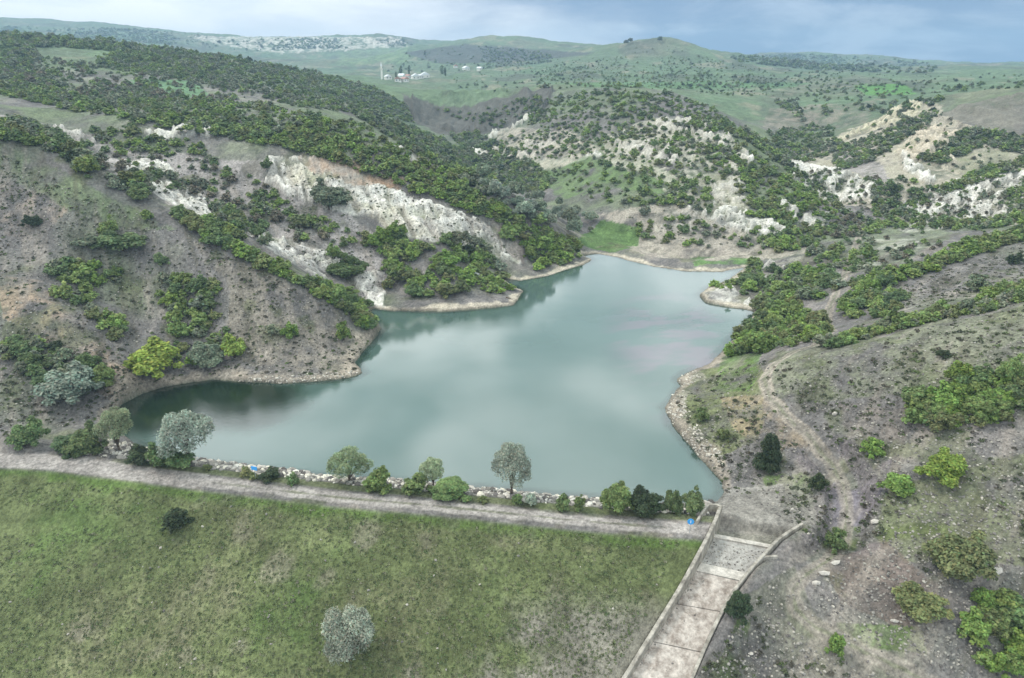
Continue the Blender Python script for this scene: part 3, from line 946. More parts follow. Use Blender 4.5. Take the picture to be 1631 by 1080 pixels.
def floor_piece(name, t0, t1, mat, dz=0.0, gap=0.02, thick=0.4):
    ts = np.linspace(t0 + gap, t1, 7)
    LRs = [station(t) for t in ts]
    Lp, Rp = np.array([a for a, b in LRs]), np.array([b for a, b in LRs])
    Lp[:, 2] += dz; Rp[:, 2] += dz
    n = len(ts)
    low = np.array((0, 0, thick))
    V = np.vstack([Lp, Rp, Lp - low, Rp - low]) - off
    q = []
    for i in range(n - 1):
        q += [(i, i + 1, n + i + 1, n + i), (2 * n + i, 3 * n + i, 3 * n + i + 1, 2 * n + i + 1), (i, 2 * n + i, 2 * n + i + 1, i + 1), (n + i, n + i + 1, 3 * n + i + 1, 3 * n + i)]
    q += [(0, n, 3 * n, 2 * n), (n - 1, 3 * n - 1, 4 * n - 1, 2 * n - 1)]
    link(name, np_mesh(name, V, np.array(q), None, mat), spill)


M_GRAVELFLOOR = concrete('gritty_concrete', (176, 171, 164), (146, 140, 134))
floor_piece('apron_slab', 1.15, 2.62, M_GRAVELFLOOR)
l0, r0 = station(1.0); l1, r1 = station(1.16)
P = np.array([l0, l1, r1, r0]); P[:, 2] += 0.22
link('entrance_sill', slab_mesh('entrance_sill', P - off, 0.8, M_SILL), spill)
floor_piece('step_slab', 2.60, 3.05, M_SILL, 0.10, 0.0)
for a, b in ((3.05, 4.12), (4.12, 5.10), (5.10, 6.1), (6.1, 7.0), (7.0, 8.0)):
    floor_piece('chute_slab', a, b, M_FLOOR, 0.0, 0.02)

# ------------------------------------------------------------------ foliage templates
def leaf_mat(name, rough=0.75, hue=0.06, trans=0.25):
    m = Mat(name, rough, 0.25)
    base = m.attr('tint').outputs['Color']
    oi = m.n('ShaderNodeObjectInfo')
    base = m.mix(1.0, base, oi.outputs['Color'], 'MULTIPLY')
    v = m.rng(oi.outputs['Random'], 0, 1, 0.82, 1.18)
    c = m.scale_col(base, v)
    m.l(c, m.b.inputs['Base Color'])
    tr = m.n('ShaderNodeBsdfTranslucent')
    m.l(c, tr.inputs[0])
    mx = m.n('ShaderNodeMixShader')
    mx.inputs[0].default_value = trans
    m.l(m.b.outputs[0], mx.inputs[1]); m.l(tr.outputs[0], mx.inputs[2])
    m.l(mx.outputs[0], m.out.inputs['Surface'])
    return m.m


M_LEAF = leaf_mat('leaves')
bk = Mat('bark', 0.95, 0.1)
bk.l(bk.mix(bk.noise(3.0, 4), srgb(78, 66, 56), srgb(112, 100, 88)), bk.b.inputs['Base Color'])
bk.bump(bk.noise(12, 3), 0.6, 0.02)
M_BARK = bk.m


def unit(v):
    return v / np.maximum(np.linalg.norm(v, axis=-1, keepdims=True), 1e-6)


ICO = None
def ico():
    global ICO
    if ICO is None:
        p = (1 + 5 ** 0.5) / 2
        v = np.array([(-1, p, 0), (1, p, 0), (-1, -p, 0), (1, -p, 0), (0, -1, p), (0, 1, p), (0, -1, -p), (0, 1, -p), (p, 0, -1), (p, 0, 1), (-p, 0, -1), (-p, 0, 1)], float)
        f = np.array([(0, 11, 5), (0, 5, 1), (0, 1, 7), (0, 7, 10), (0, 10, 11), (1, 5, 9), (5, 11, 4), (11, 10, 2), (10, 7, 6), (7, 1, 8), (3, 9, 4), (3, 4, 2), (3, 2, 6), (3, 6, 8), (3, 8, 9), (4, 9, 5), (2, 4, 11), (6, 2, 10), (8, 6, 7), (9, 8, 1)])
        ICO = (unit(v), f)
    return ICO


def lobes_for(kind, r):
    L = []
    if kind == 'shrub':
        k = r.integers(15, 21)
        for i in range(k):
            a, d = r.uniform(0, 6.283), 0.40 * math.sqrt(r.uniform(0, 1))
            top = 0.86 * math.sqrt(max(0.05, 1 - (d / 0.52) ** 2)) * r.uniform(0.78, 1.08)
            h = top - 0.12 if r.random() < 0.7 else r.uniform(0.18, max(0.2, top - 0.12))
            s = r.uniform(0.11, 0.19)
            L.append((d * math.cos(a), d * math.sin(a), max(h, 0.16), s, s, s))
        for i in range(4):
            a, d = r.uniform(0, 6.283), r.uniform(0.40, 0.54)
            s = r.uniform(0.08, 0.14)
            L.append((d * math.cos(a), d * math.sin(a), r.uniform(0.14, 0.5), s, s, s))
        a = r.uniform(0, 6.283)
        L.append((0.2 * math.cos(a), 0.2 * math.sin(a), r.uniform(0.8, 0.95), 0.11, 0.11, 0.12))
        L.append((0, 0, 0.32, 0.33, 0.33, 0.30))
    elif kind == 'willow':
        k = r.integers(34, 42)
        for i in range(k):
            v = unit(r.normal(size=3))
            if v[2] < -0.55:
                v[2] = -v[2]
            q = r.uniform(0.62, 0.92)
            s = r.uniform(0.085, 0.145)
            L.append((v[0] * q * 0.43, v[1] * q * 0.43, 0.58 + v[2] * q * (0.40 if v[2] > 0 else 0.30), s, s, s * 1.1))
        L.append((0, 0, 0.60, 0.35, 0.35, 0.31))
    elif kind == 'cone':
        for i in range(14):
            h = r.uniform(0.14, 0.86)
            rad = 0.44 * (1 - h) ** 0.5 * min(1, 0.6 + 2 * h) + 0.05
            a = r.uniform(0, 6.283)
            L.append((rad * 0.6 * math.cos(a), rad * 0.6 * math.sin(a), h, rad * 0.62, rad * 0.62, 0.16))
        L.append((0, 0, 0.4, 0.25, 0.25, 0.4))
    elif kind == 'poplar':
        for i in range(10):
            h = r.uniform(0.2, 0.88)
            a = r.uniform(0, 6.283)
            L.append((0.06 * math.cos(a), 0.06 * math.sin(a), h, 0.10, 0.10, 0.16))
    return np.array(L)


def crown_arrays(kind, n, leaf, seed, core=True, open_=0.0):
    r = np.random.default_rng(seed)
    L = lobes_for(kind, r)
    w = L[:, 3] ** 2
    w = w / w.sum()
    m = n * 3
    li = r.choice(len(L), m, p=w)
    d = unit(r.normal(size=(m, 3)))
    d[:, 2] = np.where(d[:, 2] < -0.35, -d[:, 2], d[:, 2])
    sh = 0.84 + 0.36 * r.random(m) ** 2.2
    P = L[li, :3] + d * L[li, 3:6] * sh[:, None]
    # drop leaves that sit deep inside another lobe
    q = ((P[:, None, :] - L[None, :, :3]) / L[None, :, 3:6])
    deep = ((q ** 2).sum(-1) < 0.52).any(1)
    sel = np.where(~deep & (P[:, 2] > 0.03))[0][:n]
    P, d, li = P[sel], d[sel], li[sel]
    n = len(P)
    nrm = unit(d * 0.8 + r.normal(size=(n, 3)) * 0.38 + np.array([0, 0, 0.65]))
    t = unit(np.cross(nrm, r.normal(size=(n, 3))))
    if kind == 'willow':
        t = unit(t * 0.8 + np.array([0, 0, -0.35]))
    b = unit(np.cross(nrm, t))
    s = leaf * r.uniform(0.6, 1.35, n)[:, None]
    asp = 0.45 if kind == 'willow' else 0.7
    a_, b_ = t * s, b * s * asp
    V = np.stack([P - a_, P + b_ * 0.9 - a_ * 0.1, P + a_, P - b_ * 0.9 - a_ * 0.1], 1).reshape(-1, 3)
    Q = np.arange(n * 4).reshape(-1, 4)
    lobet = r.uniform(0.70, 1.3, len(L))
    tint = (lobet[li] * r.uniform(0.62, 1.38, n))[:, None] * np.ones(3)
    tint[:, 0] *= 1 + r.normal(size=n) * 0.10
    tint = np.repeat(tint, 4, 0)
    tri = np.zeros((0, 3), int)
    if core:
        iv, jf = ico()
        cv, cf, ct = [], [], []
        base = len(V)
        for l in L:
            vv = iv * l[3:6] * 0.72 * r.uniform(0.85, 1.1, (12, 1)) + l[:3]
            vv[:, 2] = np.maximum(vv[:, 2], 0.03)
            cf.append(jf + base)
            base += 12
            cv.append(vv)
        V = np.vstack([V] + cv)
        tri = np.vstack(cf)
        tint = np.vstack([tint, np.ones((len(L) * 12, 3))])
    return V.astype(np.float32), Q, tri, tint.astype(np.float32), L


def tube(P, rad, sides=6):
    P = np.asarray(P, float); n = len(P)
    V, F_ = [], []
    for i in range(n):
        d = P[min(i + 1, n - 1)] - P[max(i - 1, 0)]
        d = d / (np.linalg.norm(d) + 1e-9)
        u = np.cross(d, (0.3, 0.9, 0.1)); u /= np.linalg.norm(u) + 1e-9
        v = np.cross(d, u)
        for k in range(sides):
            a = 6.2832 * k / sides
            V.append(P[i] + rad[i] * (u * math.cos(a) + v * math.sin(a)))
    for i in range(n - 1):
        for k in range(sides):
            a, b = i * sides + k, i * sides + (k + 1) % sides
            F_.append((a, b, b + sides, a + sides))
    return np.array(V), np.array(F_)


def join(parts):
    V, F_, o = [], [], 0
    for v, f in parts:
        V.append(v); F_.append(f + o); o += len(v)
    return np.vstack(V), np.vstack(F_)


def trunk_mesh(name, kind, L, seed):
    r = np.random.default_rng(seed)
    parts = []
    if kind in ('cone', 'poplar'):
        parts.append(tube([(0, 0, -0.05), (0.01, 0, 0.3), (0, 0.01, 0.8)], [0.03, 0.022, 0.006]))
    else:
        order = np.argsort(-L[:, 2])
        if kind == 'willow':
            fork = np.array([0.015, -0.01, 0.17])
            parts.append(tube([(0, 0, -0.06), (0.01, 0.0, 0.08), fork], [0.040, 0.032, 0.028], 7))
        else:
            fork = np.array([0, 0, 0.02])
        for i in order[:9 if kind == 'willow' else 6]:
            e = L[i, :3]
            st = fork + r.normal(size=3) * (0.0 if kind == 'willow' else 0.03) * np.array([1, 1, 0])
            if kind != 'willow':
                st[2] = -0.05
            mid = st * 0.5 + e * 0.5 + r.normal(size=3) * 0.03
            r0 = 0.020 if kind == 'willow' else 0.022
            parts.append(tube([st, mid, e], [r0, r0 * 0.65, r0 * 0.25], 5))
    v, f = join(parts)
    return np_mesh(name, v, f, None, M_BARK, True)


TPL = {}
SPEC = {'hi': (4200, 0.036), 'mid': (1300, 0.056), 'low': (420, 0.085), 'fine': (11000, 0.021)}


def template(kind, lod, variant):
    k = (kind, lod, variant)
    if k not in TPL:
        n, leaf = SPEC[lod]
        if kind == 'willow':
            n, leaf = (n, leaf) if lod == 'fine' else (int(n * 2.0), leaf * 0.78)
        V, Q, T, tint, L = crown_arrays(kind, n, leaf, 100 + variant * 7 + len(kind) * 31, core=kind != 'willow' or lod == 'low')
        me = np_mesh('crown', V, [Q, T] if len(T) else Q, {'tint': tint}, M_LEAF)
        TPL[k] = (me, trunk_mesh('trunk', kind, L, variant))
    return TPL[k]


TONES = {  # true leaf colours
    'green': (0.190, 0.248, 0.078), 'dark green': (0.132, 0.180, 0.072), 'bright green': (0.185, 0.265, 0.062), 'yellow-green': (0.240, 0.300, 0.060),
    'grey-green': (0.265, 0.305, 0.225), 'silvery': (0.36, 0.385, 0.315), 'dull green': (0.190, 0.208, 0.138), 'olive': (0.170, 0.188, 0.076), 'pale green': (0.285, 0.345, 0.190),
    'blackish green': (0.052, 0.070, 0.032), 'brownish': (0.175, 0.155, 0.110),
}
n_var = 6


def plant(kind, tone, pos, w, h, lod, name, label, cat, group, sink=0.04, rr=None):
    rr = rr or rng
    me, tk = template(kind, lod, int(rr.integers(n_var)))
    c = TONES[tone]
    j = rr.uniform(0.88, 1.12)
    colr = (c[0] * j * rr.uniform(0.93, 1.07), c[1] * j, c[2] * j * rr.uniform(0.9, 1.1), 1)
    loc = (pos[0], pos[1], pos[2] - sink * h)
    rz = rr.uniform(0, 6.283)
    if lod == 'low':
        o = link(name, me, None, loc, label, cat, group)
        o.rotation_euler = (0, 0, rz); o.scale = (w, w * rr.uniform(0.85, 1.15), h); o.color = colr
        return o
    e = link(name, None, None, loc, label, cat, group)
    e.rotation_euler = (0, 0, rz); e.scale = (w, w * rr.uniform(0.75, 1.2), h)
    c_ = link('crown', me, e); c_.color = colr
    link('trunk' if cat == 'tree' else 'stem', tk, e)
    return e


def size_at(p, wpx, hpx):
    """real width and height from apparent pixels at a ground point"""
    dist = float(np.linalg.norm(p - np.array((0, 0, CAMZ))))
    al = math.atan2(CAMZ - p[2], math.hypot(p[0], p[1]))
    w = wpx * dist / F
    h = (hpx * dist / F - 0.30 * w * math.sin(al)) / math.cos(al)
    return w, max(h, 0.45 * w), dist


ALL = []      # (px area, record) of everything leafy, for the choice of individuals
# single plants that can be told apart: px of the base, apparent width and height
ONE = [
    # (px, py of bottom, w, h, kind, tone, category, label)
    (47, 713, 44, 44, 'shrub', 'dark green', 'bush', 'rounded dark green bush at the far left end of the dam road'),
    (112, 722, 42, 30, 'shrub', 'dark green', 'bush', 'low spreading dark green bush in the stones left of the taller one beside it'),
    (141, 726, 44, 46, 'shrub', 'dark green', 'bush', 'tall dark green bush in the dam stones just left of the smaller left willow'),
    (191, 725, 62, 66, 'willow', 'pale green', 'tree', 'smaller of the two pale willows at the left end of the dam'),
    (222, 742, 32, 32, 'shrub', 'blackish green', 'bush', 'round blackish bush, first of three below the large willow'),
    (258, 745, 40, 38, 'shrub', 'dark green', 'bush', 'middle bush of the three dark ones below the large willow'),
    (288, 747, 40, 34, 'shrub', 'dark green', 'bush', 'bush right under the large willow, beside its trunk'),
    (303, 748, 86, 84, 'willow', 'grey-green', 'tree', 'largest silvery green willow, at the left end of the dam'),
    (331, 750, 13, 12, 'shrub', 'olive', 'bush', 'tiny olive bush in the stones right of the largest willow'),
    (392, 760, 15, 17, 'shrub', 'olive', 'bush', 'small yellowish bush just left of the blue sign among the stones'),
    (404, 764, 14, 12, 'shrub', 'olive', 'bush', 'small olive bush at the foot of the blue sign among the stones'),
    (430, 764, 27, 20, 'shrub', 'blackish green', 'bush', 'low blackish bush right of the blue sign among the stones'),
    (466, 773, 17, 19, 'shrub', 'dark green', 'bush', 'small neat round bush on the verge of the dam road'),
    (558, 775, 70, 60, 'willow', 'pale green', 'tree', 'spreading pale willow between the largest and the tallest willow'),
    (604, 783, 38, 40, 'shrub', 'green', 'bush', 'green bush close right of the spreading pale willow'),
    (663, 787, 40, 36, 'shrub', 'dark green', 'bush', 'dark round bush left of the small slim willow'),
    (690, 781, 36, 50, 'willow', 'pale green', 'tree', 'small slim willow standing between two dark bushes'),
    (719, 793, 58, 34, 'shrub', 'dark green', 'bush', 'broad low dark bush right of the small slim willow'),
    (770, 801, 14, 12, 'shrub', 'olive', 'bush', 'tiny low bush in the stones left of the tallest willow'),
    (815, 798, 74, 84, 'willow', 'grey-green', 'tree', 'tallest willow with an egg-shaped crown at the middle of the dam'),
    (824, 803, 20, 20, 'shrub', 'dark green', 'bush', 'small dark bush at the foot of the tallest willow'),
    (846, 806, 18, 22, 'shrub', 'grey-green', 'bush', 'small greyish bush just right of the tallest willow'),
    (897, 813, 27, 27, 'shrub', 'dark green', 'bush', 'left one of the two small bushes right of the tallest willow'),
    (923, 815, 18, 28, 'shrub', 'dark green', 'bush', 'upright narrow bush, right one of two small bushes on the stones'),
    (981, 820, 50, 54, 'shrub', 'green', 'bush', 'largest green bush in the stones near the spillway'),
    (1026, 822, 48, 46, 'shrub', 'blackish green', 'bush', 'broad blackish bush touching the largest green bush near the spillway'),
    (1070, 820, 30, 42, 'shrub', 'dark green', 'tree', 'little round-headed tree, left one of the pair before the spillway'),
    (1102, 822, 28, 42, 'shrub', 'dark green', 'tree', 'little round-headed tree right beside the spillway head wall'),
    (283, 843, 38, 33, 'shrub', 'blackish green', 'bush', 'single dark round bush on the grass face of the dam'),
    (557, 1058, 80, 92, 'willow', 'silvery', 'bush', 'single silver-white bush low on the grass face of the dam'),
    (1220, 753, 38, 58, 'cone', 'blackish green', 'bush', 'dark upright juniper on the bare bank above the spillway'),
    (1499, 766, 52, 46, 'shrub', 'yellow-green', 'bush', 'bright rounded bush on the right slope, larger of the two bright ones'),
    (1426, 787, 40, 34, 'shrub', 'bright green', 'bush', 'bright rounded bush on the right slope, smaller of the two bright ones'),
    (1389, 728, 26, 30, 'shrub', 'bright green', 'bush', 'small light bush beside the dirt track on the right slope'),
    (1330, 878, 28, 36, 'shrub', 'dark green', 'bush', 'small bluish green bush beside the dirt track right of the spillway'),
    (1522, 920, 66, 66, 'shrub', 'olive', 'bush', 'broad olive bush on the lower right slope'),
    (1460, 985, 60, 48, 'shrub', 'olive', 'bush', 'low olive bush below the broad one on the lower right slope'),
    (1175, 988, 34, 42, 'shrub', 'blackish green', 'bush', 'dark bush against the right wall of the spillway'),
    (1330, 1041, 24, 28, 'shrub', 'bright green', 'bush', 'small bright bush beside the track at the bottom of the picture'),
    (1302, 782, 28, 30, 'shrub', 'blackish green', 'bush', 'dark ragged bush on the bank edge right of the juniper'),
    (1117, 672, 22, 26, 'shrub', 'dark green', 'bush', 'small dark bush above the stony right shore'),
    (1152, 702, 22, 22, 'shrub', 'olive', 'bush', 'small olive bush on the bank left of the juniper'),
    (244, 600, 72, 58, 'shrub', 'yellow-green', 'bush', 'large bright yellow-green bush at the cove of the lake'),
    (375, 571, 40, 38, 'shrub', 'yellow-green', 'bush', 'bright bush at the right end of the clump above the cove'),
    (330, 588, 44, 46, 'shrub', 'grey-green', 'bush', 'greyish bush between the two bright bushes at the cove'),
    (112, 642, 76, 62, 'shrub', 'grey-green', 'bush', 'grey-leaved broad bush lowest on the left slope'),
    (166, 622, 48, 44, 'shrub', 'green', 'bush', 'green bush right beside the grey-leaved one on the left slope'),
    (462, 540, 28, 28, 'shrub', 'bright green', 'bush', 'bright small bush alone on the spur above the cove'),
    (435, 535, 20, 20, 'shrub', 'dull green', 'bush', 'dull small bush left of the bright one on the spur'),
    (52, 362, 22, 18, 'shrub', 'blackish green', 'bush', 'small dark bush alone high on the left spur'),
    (235, 352, 18, 18, 'shrub', 'green', 'bush', 'small green bush alone below the crest of the left spur'),
    (138, 394, 30, 18, 'shrub', 'dull green', 'bush', 'low dull bush left of the dark clump high on the left spur'),
    (258, 424, 22, 22, 'shrub', 'dark green', 'bush', 'small dark bush in the middle of the left spur'),
    (197, 402, 66, 36, 'shrub', 'dark green', 'bush', 'wide dark clump high on the left spur'),
    (177, 386, 24, 36, 'shrub', 'green', 'bush', 'upright green bush behind the wide dark clump on the left spur'),
    (548, 545, 26, 36, 'shrub', 'green', 'bush', 'green bush near the tip of the left spur'),
    (1527, 612, 34, 34, 'shrub', 'bright green', 'tree', 'light little tree at the upper left of the clump on the right slope'),
    (1605, 612, 36, 42, 'shrub', 'green', 'bush', 'tall bush at the upper right of the clump on the right slope'),
    (1455, 643, 40, 30, 'shrub', 'dark green', 'bush', 'small dark bush left of the big clump on the right slope'),
    (1502, 569, 18, 12, 'shrub', 'blackish green', 'bush', 'tiny blackish bush alone in the middle of the right slope'),
    (1613, 422, 20, 18, 'shrub', 'blackish green', 'bush', 'tiny dark bush at the right edge, high on the second spur'),
    (1556, 466, 30, 28, 'shrub', 'dull green', 'bush', 'dull bush on the stony right spur, above its shrub belt'),
    (1428, 524, 32, 32, 'shrub', 'green', 'tree', 'little tree with a bare stem in the belt of the right spur'),
    (525, 335, 58, 46, 'shrub', 'dull green', 'bush', 'large dusky bush in the middle of the white scree'),
    (425, 272, 16, 20, 'shrub', 'dark green', 'bush', 'small dark bush at the left end of the white scree'),
    (553, 444, 56, 38, 'shrub', 'dark green', 'bush', 'big green bush at the foot of the scree'),
    (533, 414, 24, 28, 'shrub', 'green', 'bush', 'small green bush left above the big one at the foot of the scree'),
    (423, 392, 24, 22, 'shrub', 'dull green', 'bush', 'small grey bush on the scree behind the left spur'),
    (478, 366, 28, 26, 'shrub', 'olive', 'bush', 'round olive bush in the middle of the grey scree'),
    (1027, 346, 18, 20, 'shrub', 'dull green', 'bush', 'single dull bush above the green meadow at the lake head'),
    (1414, 401, 10, 8, 'shrub', 'blackish green', 'bush', 'tiny dark bush among pale stones behind the right spur'),
]
for (px, py, w_, h_, kind, tone, cat, label) in ONE:
    p = hit(px, py - 0.10 * h_)
    if p is None:
        continue
    w, h, dist = size_at(p, w_, h_)
    lod = 'fine' if (kind == 'willow' and w_ > 50) or tone == 'silvery' else 'hi' if max(w_, h_) >= 42 else ('mid' if max(w_, h_) >= 22 else 'low')
    name = ('willow_tree' if kind == 'willow' else 'tree') if cat == 'tree' else ('juniper_bush' if kind == 'cone' else 'bush')
    plant(kind, tone, p, w, h, lod, name, label, cat, None, 0.24 if tone == 'silvery' else 0.04)

